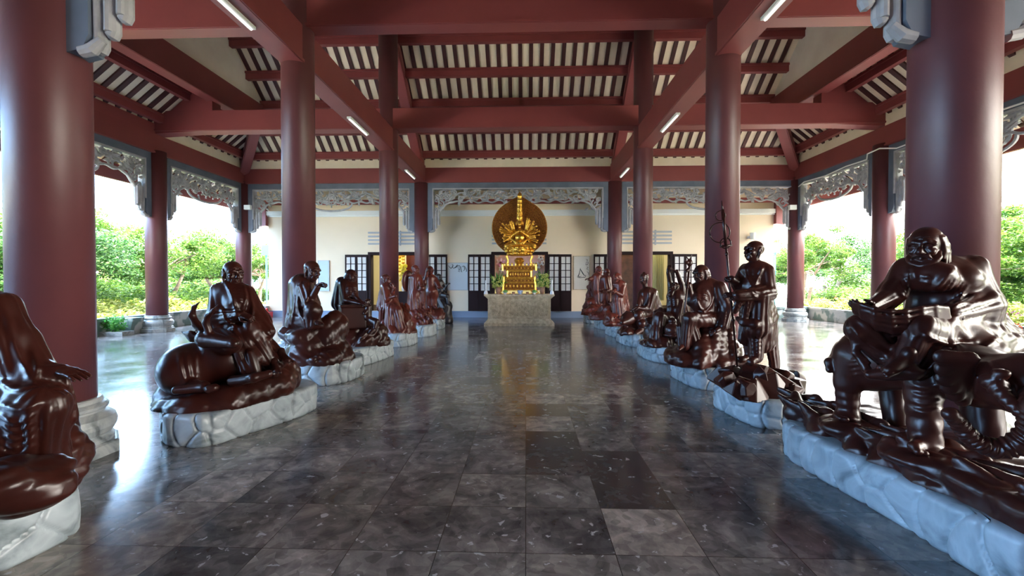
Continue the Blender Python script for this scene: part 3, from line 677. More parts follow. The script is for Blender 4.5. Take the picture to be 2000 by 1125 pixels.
# doors
def shutter(a, b, y, label, i, ang=0.0):
    """one folding leaf from x=a to b; returns thing"""
    t = thing('door_leaf', label, 'door', (a, y, ZD0), 'folding shutter leaves of the doorways')
    z0, z1 = ZD0+.01, wz(497); zw0, zw1 = wz(567.5), wz(502); w = b-a
    q = MB(); q.box(a, b, y-.025, y+.025, z0, zw0); q.box(a, b, y-.025, y+.025, zw1, z1); q.box(a, a+.055, y-.025, y+.025, zw0, zw1); q.box(b-.055, b, y-.025, y+.025, zw0, zw1)
    xm = (a+b)/2; q.box(xm-.018, xm+.018, y-.022, y+.022, zw0, zw1)
    for k in range(1, 5):
        z = zw0+(zw1-zw0)*k/5; q.box(a+.05, b-.05, y-.022, y+.022, z-.016, z+.016)
    q.box(a+.07, b-.07, y-.035, y+.0, z0+.12, zw0-.12)
    lf_ = q.build('lattice_frame', M['wooddoor'], t)
    q = MB(); q.box(a+.05, b-.05, y-.006, y+.006, zw0, zw1); q.build('panes', M['paper'], lf_)
nm = ['left', 'centre', 'right']
for i, (a, b) in enumerate(doors):
    t = thing('door_frame', 'dark wooden frame of the %s doorway' % nm[i], 'door frame', (a, YW, ZD0))
    q = MB(); q.box(a-.07, a+.06, YW-.08, YW+.27, ZD0, ZD1+.07); q.box(b-.06, b+.07, YW-.08, YW+.27, ZD0, ZD1+.07); q.box(a+.06, b-.06, YW-.08, YW+.27, ZD1-.06, ZD1+.07); q.build('frame', M['wooddoor'], t)
    w = .505
    for k, (u, v) in enumerate(((a-.08-2*w, a-.08-w), (a-.08-w, a-.08), (b+.08, b+.08+w), (b+.08+w, b+.08+2*w))):
        shutter(u+.004, v-.004, YW-.07-(.02 if k in (1, 2) else 0), '%s of the four dark lattice leaves at the %s doorway' % (['far left', 'inner left', 'inner right', 'far right'][k], nm[i]), i)
# things in the rooms
a, b = doors[0]; q = MB(); q.box((a+b)/2+.0, b+.8, YW+1.6, YW+1.7, ZD0, ZD1+.3); tagp(q.build('wall_panel', M['redwall'], loc=(b, YW+1.6, 1)), 'dark red panel standing inside the left doorway', 'panel')
q = MB(); c_ = at(784, 517, YW+1.2); q.box(c_[0]-.16, c_[0]+.16, c_[1]-.03, c_[1]+.03, c_[2]-.45, c_[2]+.55)
for k in range(12): q.ball((c_[0]+(-.08 if k % 2 else .08), c_[1]-.04, c_[2]-.4+k*.08), (.07, .03, .05), 8)
tagp(q.build('gilded_panel', M['gold'], loc=tuple(c_)), 'narrow gilded carving inside the left doorway between the columns', 'carving')
M['yellow'] = mat('yellow_petals', (.85, .72, .04), .6); M['stem'] = mat('green_stem', (.08, .22, .04), .6)
def bouquet(px, py, Y, zb, label, n=40, r=.17, petal='yellow', h=.5, group=None):
    c_ = at(px, py, Y); t = thing('flower_vase', label, 'flowers', (c_[0], c_[1], zb), group)
    q = MB(); q.lathe([(.06, zb), (.09, zb+.08), (.10, zb+.18), (.05, zb+.28), (.075, zb+.32)], (c_[0], c_[1], 0), 16); q.build('vase', M['white'], t)
    rr = random.Random(px); q = MB(); s = MB()
    for k in range(n):
        a_ = rr.uniform(0, 6.28); u = rr.random()**.5; p = c_+np.array((r*u*math.cos(a_), r*.7*u*math.sin(a_), rr.uniform(-1, 1)*h/2))
        for j in range(5):
            an = j*2*PI/5+rr.uniform(0, 1); q.ball(p+np.array((.028*math.cos(an), -.01, .028*math.sin(an))), (.022, .010, .022), 6)
        if k % 2 == 0: s.tube([(c_[0], c_[1], zb+.3), (p+np.array((c_[0], c_[1], zb+.3)))/2+np.array((0, 0, .05)), p], .006, 4)
    q.build('blossoms', M[petal], t); s.build('stems', M['stem'], t)
q = MB(); c_ = at(790, 570, YW+.9); q.box(c_[0]-.35, c_[0]+.35, c_[1]-.25, c_[1]+.25, ZD0, c_[2]+.02); tagp(q.build('dark_stand', M['wooddoor'], loc=(c_[0], c_[1], ZD0)), 'dark stand under the yellow flowers in the left doorway', 'table')
bouquet(788, 532, YW+.9, float(c_[2])+.02, 'tall yellow flowers in a white vase inside the left doorway', 60, .17, 'yellow', .75)
a, b = doors[2]; x0 = wx(1278)
q = MB()
for k in range(14): 
    u0 = x0+k*.05; q.box(u0, u0+.05, YW+.9+(.03 if k % 2 else 0), YW+.95+(.03 if k % 2 else 0), ZD0+.45, ZD1)
M['curtain'] = mat('yellow_green_curtain', (.62, .66, .34), .8)
tagp(q.build('curtain', M['curtain'], loc=(x0, YW+.9, ZD0)), 'pale yellow green curtain inside the right doorway', 'curtain')
q = MB(); q.box(a-.3, x0-.05, YW+1.2, YW+1.4, ZD0, ZD1+.4); 
for k in range(12): q.box(a-.3, x0-.05, YW+1.18, YW+1.2, ZD0+.2*k+.03, ZD0+.2*k+.17)
M['darkbrick'] = noisy('dark_slatted_wood', (.14, .06, .04), (.06, .03, .02), 4, .7)
tagp(q.build('slatted_panel', M['darkbrick'], loc=(a, YW+1.2, ZD0)), 'dark brown slatted panel inside the right doorway', 'panel')
bouquet(1190+6, 556, YW+.3, ZD0+.9, 'small yellow flower bunch by the right doorway', 10, .08, 'yellow', .2)
q = MB(); c_ = at(1196, 556, YW+.3); q.box(c_[0]-.15, c_[0]+.15, c_[1]-.0, c_[1]+.3, ZD0, ZD0+.9); tagp(q.build('dark_stand', M['wooddoor'], loc=(c_[0], c_[1], ZD0)), 'dark stand inside the right doorway', 'table')
# lotus backdrop in the centre doorway
a, b = doors[1]; q = MB(); q.box(a-.2, b+.2, YW+.55, YW+.6, ZD0+.9, ZD1+.1)
M['pinkback'] = noisy('dusky_pink_backdrop', (.62, .40, .36), (.42, .25, .22), 1.5, .8)
tagp(q.build('backdrop', M['pinkback'], loc=(a, YW+.5, 1)), 'dusky pink printed backdrop hanging in the centre doorway', 'backdrop')
M['pinkpetal'] = noisy('pink_white_petals', (.85, .74, .74), (.80, .22, .42), 5, .6)
M['whitepetal'] = mat('white_petals', (.84, .80, .80), .6)
def orchid(px, py, Y, s, label, petal):
    c_ = at(px, py, Y); t = thing('orchid_bloom', label, 'flower', tuple(c_)); q = MB()
    for j in range(6):
        an = j*PI/3+.4; R_ = np.array(Matrix.Rotation(-an, 3, 'Y')); q.ball(c_+np.array((math.cos(an)*s*.55, -.02*(j % 2), math.sin(an)*s*.55)), (s*.55, .03, s*.34), 12, R=R_)
    pt_ = q.build('petals', M[petal], t, smooth=True)
    q = MB(); q.ball(c_+np.array((0, -.06, 0)), (s*.25, .05, s*.25), 10); q.build('flower_centre', M['redwall'], pt_, smooth=True)
for px, py, s, p, lab in ((978, 513, .21, 'pinkpetal', 'large pink and white bloom left of the golden statue stand'), (971, 497, .14, 'whitepetal', 'white bloom at the top left in the centre doorway'), (979, 526, .13, 'whitepetal', 'white petal bloom under the large pink one'),
        (1056, 503, .14, 'whitepetal', 'white bloom highest on the right of the golden stand'), (1049, 519, .17, 'whitepetal', 'white bloom right beside the golden stand'), (1061, 514, .12, 'whitepetal', 'small white bloom by the right door jamb')):
    orchid(px, py, YW+.45, s, lab, p)
# vents
M['ventgrey'] = mat('grey_vent', (.42, .42, .44), .6); M['ventlight'] = mat('pale_vent', (.62, .60, .56), .6)
for p0, p1, lab in ((720, 813, 'grey louvred vent above the left doorway'), (961, 1067, 'grey louvred vent behind the golden disc'), (1215, 1311, 'grey louvred vent above the right doorway')):
    x0, x1 = wx(p0), wx(p1); z1, z0 = wz(450), wz(479); q = MB()
    t = thing('wall_vent', lab, 'vent', (x0, YW, z0))
    for k in range(4):
        z = z0+(z1-z0)*(k+.25)/4; q.box(x0, x1, YW-.05, YW-.01, z, z+(z1-z0)*.12)
    for xm in (x0+(x1-x0)*.33, x0+(x1-x0)*.67): q.box(xm-.03, xm+.03, YW-.06, YW-.01, z0, z1)
    q.build('louvres', M['ventgrey'], t)
# pictures
def picture(p0, p1, q0, q1, label, col, strokes, frame='ventgrey'):
    x0, x1, z0, z1 = wx(p0), wx(p1), wz(q1), wz(q0); t = thing('wall_picture', label, 'picture', ((x0+x1)/2, YW, z0))
    q = MB(); q.box(x0, x1, YW-.05, YW, z0, z0+.025); q.box(x0, x1, YW-.05, YW, z1-.025, z1); q.box(x0, x0+.025, YW-.05, YW, z0+.025, z1-.025); q.box(x1-.025, x1, YW-.05, YW, z0+.025, z1-.025); q.build('frame', M[frame], t)
    q = MB(); q.box(x0+.02, x1-.02, YW-.035, YW-.0, z0+.02, z1-.02); sh_ = q.build('sheet', mat('picture_sheet', col, .35), t)
    if strokes:
        q = MB()
        for st, r in strokes:
            P3 = [(x0+(x1-x0)*u, YW-.037, z1-(z1-z0)*v) for u, v in st]
            # smooth with a Catmull-Rom
            out = []
            for i in range(len(P3)-1):
                p0_, p1_, p2_, p3_ = [np.array(P3[max(0, min(len(P3)-1, j))]) for j in (i-1, i, i+1, i+2)]
                for s_ in np.linspace(0, 1, 5, endpoint=False):
                    out.append(.5*((2*p1_)+(-p0_+p2_)*s_+(2*p0_-5*p1_+4*p2_-p3_)*s_**2+(-p0_+3*p1_-3*p2_+p3_)*s_**3))
            out.append(np.array(P3[-1])); n = len(out); rr = [r*(.5+.7*math.sin(PI*(i+.5)/n)) for i in range(n)]
            q.tube(out, rr, 6)
        q.build('ink_strokes', M['black'], sh_)
picture(622, 644, 508, 569, 'grey blue framed picture right of the second left column', (.42, .52, .58), None)
picture(874, 914, 513, 567, 'white panel with flowing black calligraphy left of the altar', (.56, .60, .62), [
    ([(.05, .10), (.18, .20), (.28, .10), (.22, .06)], .012), ([(.24, .12), (.30, .20), (.40, .16), (.50, .08), (.42, .18), (.34, .17)], .012), ([(.50, .12), (.58, .28), (.62, .14), (.55, .10), (.50, .16)], .011),
    ([(.66, .14), (.68, .30), (.72, .34)], .013), ([(.70, .16), (.80, .12), (.84, .24), (.78, .30)], .011), ([(.84, .12), (.90, .20), (.94, .30), (.90, .32)], .011), ([(.52, .30), (.62, .33)], .009)])
picture(1120, 1152, 500, 566, 'tall white picture with a brushed seated figure and calligraphy, right of the altar', (.60, .57, .51), [
    ([(.42, .36), (.36, .50), (.30, .58), (.34, .62), (.48, .60)], .014), ([(.40, .38), (.50, .46), (.60, .54), (.68, .58)], .016), ([(.30, .56), (.24, .62), (.36, .64), (.60, .63), (.72, .62), (.74, .57), (.62, .58)], .010),
    ([(.75, .10), (.85, .12), (.78, .16)], .008), ([(.74, .20), (.88, .18), (.84, .26), (.74, .26), (.78, .20)], .008), ([(.78, .32), (.88, .34), (.80, .38), (.90, .42)], .008), ([(.80, .46), (.90, .50), (.92, .56)], .007)], 'altar')
t = thing('wall_lamp', 'small white cup lamp on the back wall at the right', 'lamp', tuple(at(1468, 461, YW-.1)))
q = MB(); c_ = at(1470, 461, YW-.18); q.lathe([(.10, -.14), (.12, .14)], tuple(c_), 20); q.build('lamp_shade', M['white'], t, smooth=False)
q = MB(); q.box(c_[0]-.16, c_[0]+.02, YW-.14, YW, c_[2]-.10, c_[2]+.0); q.build('mount', M['ventgrey'], t)
# fire extinguishers
M['redmetal'] = mat('red_metal', (.55, .03, .03), .3)
for k, (px, lab) in enumerate(((514, 'left of two red fire extinguishers by the back wall'), (521, 'right of two red fire extinguishers by the back wall'))):
    c_ = at(px, 612, YW-.35); t = thing('fire_extinguisher', lab, 'fire extinguisher', (c_[0], c_[1], 0))
    q = MB(); q.lathe([(.055, .05), (.065, .08), (.065, .36), (.03, .42)], (c_[0], c_[1], 0), 16); q.build('cylinder', M['redmetal'], t, smooth=True)
    q = MB(); q.tube([(c_[0], c_[1], .40), (c_[0], c_[1], .47), (c_[0]+.06, c_[1], .49)], .014, 6); q.build('valve', M['black'], t)
c_ = at(517, 622, YW-.35); t = thing('extinguisher_tray', 'red stand under the two fire extinguishers', 'stand', (c_[0], c_[1], 0))
q = MB(); q.box(c_[0]-.25, c_[0]+.3, c_[1]-.12, c_[1]+.12, 0, .05); q.box(c_[0]+.2, c_[0]+.3, c_[1]-.12, c_[1]+.12, .05, .25); q.build('tray', M['redmetal'], t)
# low parapet walls
M['parapet'] = noisy('mottled_parapet', (.40, .42, .42), (.12, .18, .17), 1.6, .6, detail=3, lo=.46, hi=.52)
for x, nm_ in ((OL-.75, 'wall_left_parapet'), (OR+1.3, 'wall_right_parapet')):
    q = MB(); q.box(x-.1, x+.1, -9, YW+1.5, 0, .42); q.box(x-.16, x+.16, -9, YW+1.5, .42, .50); struct(q, nm_, M['parapet'])
q = MB(); q.box(WXR+.0, OR+1.2, YW-.2, YW, 0, .42); q.box(WXR, OR+1.2, YW-.26, YW+.06, .42, .5); struct(q, 'wall_right_return', M['parapet'])
q = MB(); q.box(OL-1.25, WXL, YW-.2, YW, 0, .42); q.box(OL-1.25, WXL, YW-.26, YW+.06, .42, .5); struct(q, 'wall_left_return', M['parapet'])
# ================= statues =================
def fbm(seed, f=6.0, a=.02, ridge=True):
    r = np.random.RandomState(seed); W = [(r.normal(size=3)*f*.62*(1.8**i), r.uniform(0, 6.28), a*1.25/(2.1**i)) for i in range(3) for _ in range(3)]
    def fn(X, Y, Z):
        o = 0
        for w, p, am in W:
            s = np.sin(w[0]*X+w[1]*Y+w[2]*Z+p); o = o+(am*(np.abs(s)-.5) if ridge else am*s*.6)
        return o
    return fn
def poly_in(p, poly):
    x, y = p; c = False; n = len(poly)
    for i in range(n):
        (x0, y0), (x1, y1) = poly[i], poly[(i+1) % n]
        if (y0 > y) != (y1 > y) and x < (x1-x0)*(y-y0)/(y1-y0)+x0: c = not c
    return c
def plinth(poly, h, label, seed, bulge=.042, cell=.22, group='rough cut pale marble plinths'):
    """irregular block plinth: wall subdivided and displaced into carved stones"""
    P = [np.array(p, float) for p in poly]; n = len(P); r = random.Random(seed)
    # smooth outline
    for _ in range(2):
        Q = []
        for i in range(len(P)): a, b = P[i], P[(i+1) % len(P)]; Q += [a*.8+b*.2, a*.2+b*.8]
        P = Q
    pts = []
    for i in range(len(P)):
        a, b = P[i], P[(i+1) % len(P)]; m = max(1, int(np.linalg.norm(b-a)/.012))
        for k in range(m): pts.append(a+(b-a)*k/m)
    pts = np.array(pts); N_ = len(pts); T = np.roll(pts, -1, 0)-np.roll(pts, 1, 0); T /= np.linalg.norm(T, axis=1)[:, None]
    area = .5*np.sum(pts[:, 0]*np.roll(pts[:, 1], -1)-np.roll(pts[:, 0], -1)*pts[:, 1]); sg = 1 if area > 0 else -1
    Nn = np.stack([T[:, 1], -T[:, 0]], 1)*sg; s = np.concatenate([[0], np.cumsum(np.linalg.norm(np.diff(pts, axis=0), axis=1))]); L = s[-1]+.012
    seeds = []; rows = 2
    u = 0
    while u < L:
        if r.random() < .45: seeds.append((u+r.uniform(-.05, .05), h*r.uniform(.4, .6)))
        else: seeds += [(u+r.uniform(-.06, .06), h*r.uniform(.15, .3)), (u+r.uniform(-.06, .06), h*r.uniform(.7, .85))]
        u += cell*r.uniform(.6, 1.2)
    sd = np.array(seeds); nz = 21; V = []
    zs = np.linspace(0, h, nz)
    for z in zs:
        du = np.abs(s[:, None]+.05*math.sin(z*9)-sd[None, :, 0]); du = np.minimum(du, L-du); d = np.sqrt(du**2+((z-sd[None, :, 1])*1.25)**2); d.sort(axis=1)
        e = d[:, 1]-d[:, 0]; disp = bulge*(1-np.exp(-e/.014))+.004*np.sin(s*11+z*20+3*np.sin(s*3))
        rim = -.03*max(0, (z/h-.88)/.12)**2-.012*max(0, (.08-z/h)/.08)
        o = pts+Nn*(disp+rim-bulge)[:, None]; V += [(a[0], a[1], z) for a in o]
    Fc = [(i*N_+k, i*N_+(k+1) % N_, (i+1)*N_+(k+1) % N_, (i+1)*N_+k) for i in range(nz-1) for k in range(N_)]
    if sg < 0: Fc = [f[::-1] for f in Fc]
    c = pts.mean(0); 
    for k_, f_ in ((.85, h*1.0), (.4, h), (0.0, h)):
        V += [(c[0]+(a[0]-c[0])*k_, c[1]+(a[1]-c[1])*k_, f_) for a in pts]
    m0 = nz-1
    for i in range(m0, m0+3):
        for k in range(N_):
            f = (i*N_+k, i*N_+(k+1) % N_, (i+1)*N_+(k+1) % N_, (i+1)*N_+k); Fc.append(f if sg > 0 else f[::-1])
    Fc.append(tuple(range(N_))[::-1] if sg > 0 else tuple(range(N_)))
    c3 = (float(c[0]), float(c[1]), 0.0)
    o = obj('marble_plinth', V, Fc, M['marble'], None, smooth=True, loc=c3); tagp(o, label, 'plinth', group); return o
class Fig:
    def __init__(s, Y0, label, cat='statue', vox=.014, wood='wood', base=None):
        s.Y0 = Y0; s.label = label; s.vox = vox; s.wood = M[wood]; vox = vox*.85; s.S = SDF(vox); s.m = []; s.pp = Y0/F; s.parts = []; s.cat = cat
    def p(s, px, py, dy=0.0): return at(px, py, s.Y0+dy)
    def addm(s, m): s.m.append(m)
    def finish(s, base, noise=None, name='carved_figure'):
        t = thing('wooden_statue', s.label, s.cat, tuple(base)); s.t = t
        if noise is None:
            c0 = base; am = .0085+.0006*s.Y0; fr = 19-.4*s.Y0
            def noise(X, Y, Z):
                u = (X-c0[0])*.9+(Y-c0[1])*.5
                return am*(np.abs(np.sin(fr*u+2.2*np.sin(3.1*Z+2*u)+1.3*np.sin(5*Y)))-.55)*(1/(1+np.exp(-(1.35-Z)*8)))
        ms = [s.S.mesh(noise=noise)]+s.m; V, Q = joinm(ms); obj(name, V, Q, s.wood, t, smooth=True)
        return t
    def part(s, name, mesh, m=None, smooth=True, label=None): return obj(name, mesh[0], mesh[1], m or s.wood, s.t, smooth=smooth, label=label)
def rock_sdf(blobs, zb, vox, noise, k=.05):
    S = SDF(vox)
    for c, r in blobs: S.ell(c, r, k=k)
    return S.mesh(floor=zb, noise=noise)
def facets(t, blobs, m, zb, seed, name='rock_base', npts=13):
    """overlapping faceted boulders as one mesh"""
    r = np.random.RandomState(seed); mb = MB()
    for c, rad in blobs:
        P = r.normal(size=(npts, 3)); P /= np.linalg.norm(P, axis=1)[:, None]; P = P*np.array(rad)+np.array(c); P[:, 2] = np.maximum(P[:, 2], zb)
        bm = bmesh.new(); vs = [bm.verts.new(p) for p in P]; bmesh.ops.convex_hull(bm, input=vs)
        bmesh.ops.delete(bm, geom=[v for v in bm.verts if not v.link_faces], context='VERTS')
        bmesh.ops.dissolve_limit(bm, angle_limit=.12, verts=bm.verts, edges=bm.edges)
        bmesh.ops.bevel(bm, geom=list(bm.edges), offset=.008, segments=1, affect='EDGES')
        bm.verts.index_update(); mb.add([tuple(v.co) for v in bm.verts], [tuple(v.index for v in f.verts) for f in bm.faces]); bm.free()
    return mb.build(name, m, t)
def staff(t, a, b, r, label=None, rings=True, dragon=False, m=None):
    a = np.array(a); b = np.array(b); q = MB(); q.tube([a, b], r, 10); ax = nrm(b-a)
    for u in (.72, .30): q.ball(a+(b-a)*u, r*1.7, 10)
    L = np.linalg.norm(b-a)
    if rings:
        sd = nrm(np.cross(ax, (0, 1, 0)))
        q.tube([b-ax*.04, b+ax*.10], [r*1.3, r*.3], 8)
        for cc, rr, tt in ((b-ax*.07+sd*.03, .055, .007), (b-ax*.26+sd*.055, .115, .008), (b-ax*.39-sd*.0, .06, .008)):
            q.tube([cc+rr*(sd*math.cos(u)+ax*math.sin(u)) for u in np.linspace(0, 2*PI, 25)], tt, 6)
        q.tube([b-ax*.42-sd*.07, b-ax*.42+sd*.07], .012, 6); q.tube([b-ax*.42, b-ax*.0], r*1.5, 8)
    if dragon:
        q.ball(b, (.05, .04, .06), 10); q.tube([b, b+np.array((-.09, -.02, .0))], [.035, .018], 8); q.tube([b+np.array((.0, 0, .04)), b+np.array((.03, 0, .12))], [.014, .004], 6)
        q.tube([b+np.array((-.02, 0, .05)), b+np.array((-.06, 0, .11))], [.012, .004], 6); q.tube([b-ax*.1, b-ax*.16+np.array((-.07, 0, 0))], [.03, .012], 6)
    o = q.build('staff', m or M['wood'], t, smooth=True)
    return o
def robe_edge(S, pts, r=.012, k=.012): S.tube(pts, r, k=k)
def ribs(S, P, dirx, up, w, n, h, r=.009):
    """chest ribs: curved ridges both sides of a centre line; P top centre on the surface"""
    dirx = nrm(dirx); up = nrm(up); y = np.cross(up, dirx)
    for i in range(n):
        z = -i*h
        for q in (-1, 1):
            a = P+up*z+y*q*w*.18-dirx*.0; b = P+up*(z+.012)+y*q*w*.6-dirx*.012; c = P+up*(z-.012)+y*q*w-dirx*.05
            S.fold([a, b, c], r*1.1)

# ---------- R2: standing monk with ringed staff ----------
def R2():
    f = Fig(5.25, 'standing bald monk statue holding a tall ringed staff, on faceted red brown rocks', vox=.0125); p = f.p; S = f.S
    c, sh = p(1478, 545), p(1478, 527)
    S.cone(p(1482, 535), p(1481, 640), .145, .185, .05, fl=(11, .012, .3), sq=((0, 1, 0), .72))
    S.ell(p(1475, 528), (.17, .12, .09), k=.06)
    S.ell(p(1469, 560, -.07), (.12, .10, .12), k=.05)
    S.ell(p(1480, 612), (.20, .16, .16), k=.05, rg=(p(1440, 560), 60, .006))
    # near arm: shoulder, sleeve across belly
    S.cone(p(1499, 530, -.08), p(1500, 572, -.14), .078, .085, .04, fl=(7, .008)); S.cone(p(1500, 574, -.15), p(1440, 577, -.25), .082, .062, .03, fl=(9, .010))
    S.cone(p(1486, 580, -.16), p(1478, 640, -.10), .10, .12, .04, fl=(9, .014))
    S.cone(p(1450, 575, -.22), p(1436, 608, -.18), .055, .035, .02, fl=(9, .012), sq=((0, 1, 0), .55)); S.cone(p(1462, 580, -.2), p(1455, 622, -.16), .055, .035, .03, fl=(9, .012), sq=((0, 1, 0), .6))
    # far arm to the staff
    S.cone(p(1456, 528, .06), p(1443, 556, .0), .072, .07, .04, fl=(7, .008)); S.cone(p(1443, 556, .0), p(1429, 545, -.08), .06, .042, .03)
    S.cone(p(1444, 556, .0), p(1449, 598, .02), .07, .03, .03, fl=(9, .012))
    # hem of the upper robe
    S.tube([p(1441, 622, -.05), p(1452, 630, -.15), p(1475, 634, -.2), p(1500, 630, -.14), p(1514, 618, 0)], [.03, .04, .045, .045, .04], .03, fl=(5, .006))
    # skirt, legs
    S.cone(p(1484, 635, .02), p(1488, 665, .03), .17, .15, .04, fl=(15, .013), sq=((0, 1, 0), .75)); S.cone(p(1463, 632, .0), p(1456, 662, .0), .10, .085, .03, fl=(9, .012), sq=((0, 1, 0), .5))
    S.cone(p(1478, 650, -.06), p(1476, 694, -.08), .088, .072, .02, fl=(9, .010)); S.cone(p(1462, 655, .12), p(1464, 696, .12), .07, .055, .02)
    S.cone(p(1505, 640, .10), p(1512, 716, .10), .075, .06, .03, fl=(9, .016), sq=((0, 1, 0), .5))
    for z in range(4): S.fold([p(1468, 664+z*8, -.14), p(1478, 668+z*8, -.165), p(1488, 663+z*8, -.12)], .008, k=.012)
    for z in range(3): S.fold([p(1466, 541+z*12, -.19), p(1478, 560+z*11, -.22), p(1498, 556+z*10, -.20)], .009, k=.012)
    # collar and bare ribbed chest
    S.fold([p(1490, 516, .03), p(1486, 530, -.13), p(1473, 558, -.19)], .016, k=.012); S.fold([p(1455, 520, .0), p(1456, 535, -.12), p(1466, 556, -.18)], .014, k=.012)
    ribs(S, p(1468, 524, -.165), (-.75, -.65, .1), (0, 0, 1), .07, 5, .026, .008)
    S.cone(p(1475, 506), p(1473, 522), .05, .06, .03)
    f.addm(head(p(1473, 491), (-.92, -.30, .12), 1.0, .005, ear=1.15, brow=1.3))
    a, b = p(1440, 716, -.02), p(1411, 409, -.10)
    hd = lambda y: a+(b-a)*((716-y)/(716-409))
    f.addm(hand(p(1434, 546, -.05), hd(541)-p(1434, 546, -.05)+v3(-.02, -.03, .0), (.1, -.5, .8), .92, .006, curl=1.15, side=-1))
    f.addm(hand(p(1441, 577, -.25), v3(-1, .1, .1), (0, -.8, .6), .92, .006, curl=.35, side=1))
    # shoes
    S.cone(p(1478, 700, -.09), p(1467, 707, -.16), .05, .042, .03); S.cone(p(1464, 699, .12), p(1446, 703, .06), .045, .035, .03); S.cone(p(1452, 702, .07), p(1443, 701, .05), .035, .03, .01)
    base = p(1480, 716); t = f.finish((base[0], base[1], .28))
    staff(t, a, b, .0125)
    z = .28; bl = []
    r = np.random.RandomState(3)
    for px, py, dy, rr in ((1480, 745, 0, (.46, .34, .20)), (1408, 740, .1, (.16, .18, .17)), (1420, 748, -.1, (.15, .15, .15)), (1440, 760, -.28, (.17, .12, .16)), (1455, 765, -.32, (.16, .10, .17)), (1472, 768, -.32, (.18, .12, .18)), (1500, 757, -.25, (.2, .14, .19)), (1525, 765, -.15, (.22, .2, .15)), (1545, 750, .0, (.17, .2, .15)), (1540, 768, -.2, (.2, .16, .12)), (1510, 735, .05, (.24, .2, .12)), (1472, 722, -.05, (.18, .16, .09)), (1430, 728, .05, (.2, .14, .10)), (1488, 735, -.24, (.10, .08, .15)), (1550, 740, .25, (.14, .14, .14))):
        bl.append((p(px, py, dy), rr))
    facets(t, bl, f.wood, z, 5)
    plinth([(2.36, 5.75), (2.42, 5.25), (2.50, 4.82), (2.85, 4.76), (3.25, 4.85), (3.42, 5.3), (3.35, 5.85), (2.9, 6.0)], .30, 'pale marble plinth under the standing monk with the ringed staff', 21)
# ---------- R3: seated monk with dragon staff ----------
def R3_():
    f = Fig(7.0, 'seated monk statue gripping a dragon headed staff, before the large right column', vox=.0145); p = f.p; S = f.S
    S.cone(p(1384, 566), p(1382, 628), .19, .22, .06, fl=(9, .010), sq=((0, 1, 0), .75)); S.ell(p(1380, 563), (.25, .14, .12), k=.06)
    S.ell(p(1368, 590, -.10), (.15, .12, .19), k=.05)
    # near arm and wide sleeve
    S.cone(p(1405, 562, -.10), p(1419, 602, -.16), .105, .11, .05, fl=(7, .010)); S.cone(p(1420, 604, -.16), p(1412, 636, -.25), .105, .08, .04, fl=(9, .014))
    S.cone(p(1422, 625, -.12), p(1424, 652, -.08), .10, .035, .03, fl=(9, .018), sq=((0, 1, 0), .6)); S.cone(p(1425, 640, .02), p(1432, 650, .1), .06, .05, .03)
    # far arm to the staff
    S.cone(p(1359, 566, .02), p(1350, 588, -.08), .085, .075, .04, fl=(7, .008)); S.cone(p(1350, 588, -.08), p(1347, 563, -.12), .062, .045, .03)
    # thighs: crossing leg, lower leg to the rock
    S.cone(p(1398, 628, -.10), p(1346, 622, -.25), .13, .098, .05, rg=(p(1400, 600), 45, .006)); S.cone(p(1345, 624, -.24), p(1338, 676, -.20), .088, .07, .03, fl=(9, .012))
    S.cone(p(1346, 626, -.2), p(1362, 690, -.12), .09, .11, .05, fl=(9, .018))
    S.cone(p(1392, 640, .0), p(1352, 640, .02), .12, .10, .05, fl=(9, .01)); S.cone(p(1330, 640, .1), p(1332, 684, .05), .07, .055, .03, fl=(7, .012))
    S.fold([p(1352, 602, -.24), p(1366, 614, -.27), p(1388, 612, -.25)], .014, k=.02); S.fold([p(1364, 560, -.2), p(1362, 590, -.25), p(1376, 608, -.24), p(1392, 590, -.2), p(1391, 560, -.15)], .014, k=.02)
    S.fold([p(1396, 556, -.1), p(1400, 590, -.2), p(1396, 620, -.24)], .013, k=.02)
    ribs(S, p(1369, 566, -.24), (-.5, -.85, .1), (0, 0, 1), .09, 5, .035, .011)
    S.cone(p(1372, 548), p(1374, 562), .06, .08, .04)
    f.addm(head(p(1369, 535), (-.85, -.52, -.12), 1.15, .0065, hair=.02, brow=1.4, ear=1.2))
    a, b = p(1330, 682, -.16), p(1347, 513, -.16)
    f.addm(hand(p(1349, 566, -.13), v3(-.05, -.05, 1), (.6, -.8, 0), 1.0, .008, curl=1.2, side=1))
    S.cone(p(1410, 638, -.25), p(1398, 646, -.30), .045, .035, .02)
    f.addm(hand(p(1404, 642, -.27), v3(-1, -.3, -.3), (-.1, -.5, .8), 1.0, .008, curl=.4, side=-1))
    f.addm(foot(p(1337, 680, -.20), v3(-.8, -.6, -.1), 1.0, .008))
    base = p(1375, 700); t = f.finish((base[0], base[1], .3)); staff(t, a, b, .016, rings=False, dragon=True)
    bl = [(p(1395, 668, .0), (.25, .25, .3)), (p(1380, 690, -.15), (.3, .2, .25)), (p(1412, 690, -.05), (.28, .28, .22)), (p(1365, 705, -.2), (.3, .22, .14)), (p(1340, 700, .0), (.25, .3, .14)), (p(1325, 695, .15), (.15, .25, .12)), (p(1395, 708, -.25), (.3, .15, .12)), (p(1425, 700, .1), (.2, .25, .16)), (p(1405, 645, .12), (.22, .2, .16))]
    f.part('rock_base', rock_sdf(bl, .29, .018, fbm(11, 7, .035)))
    plinth([(2.42, 7.6), (2.44, 7.0), (2.52, 6.55), (2.9, 6.42), (3.4, 6.5), (3.55, 7.0), (3.45, 7.6), (2.9, 7.75)], .31, 'pale marble plinth under the seated monk with the dragon headed staff', 22)
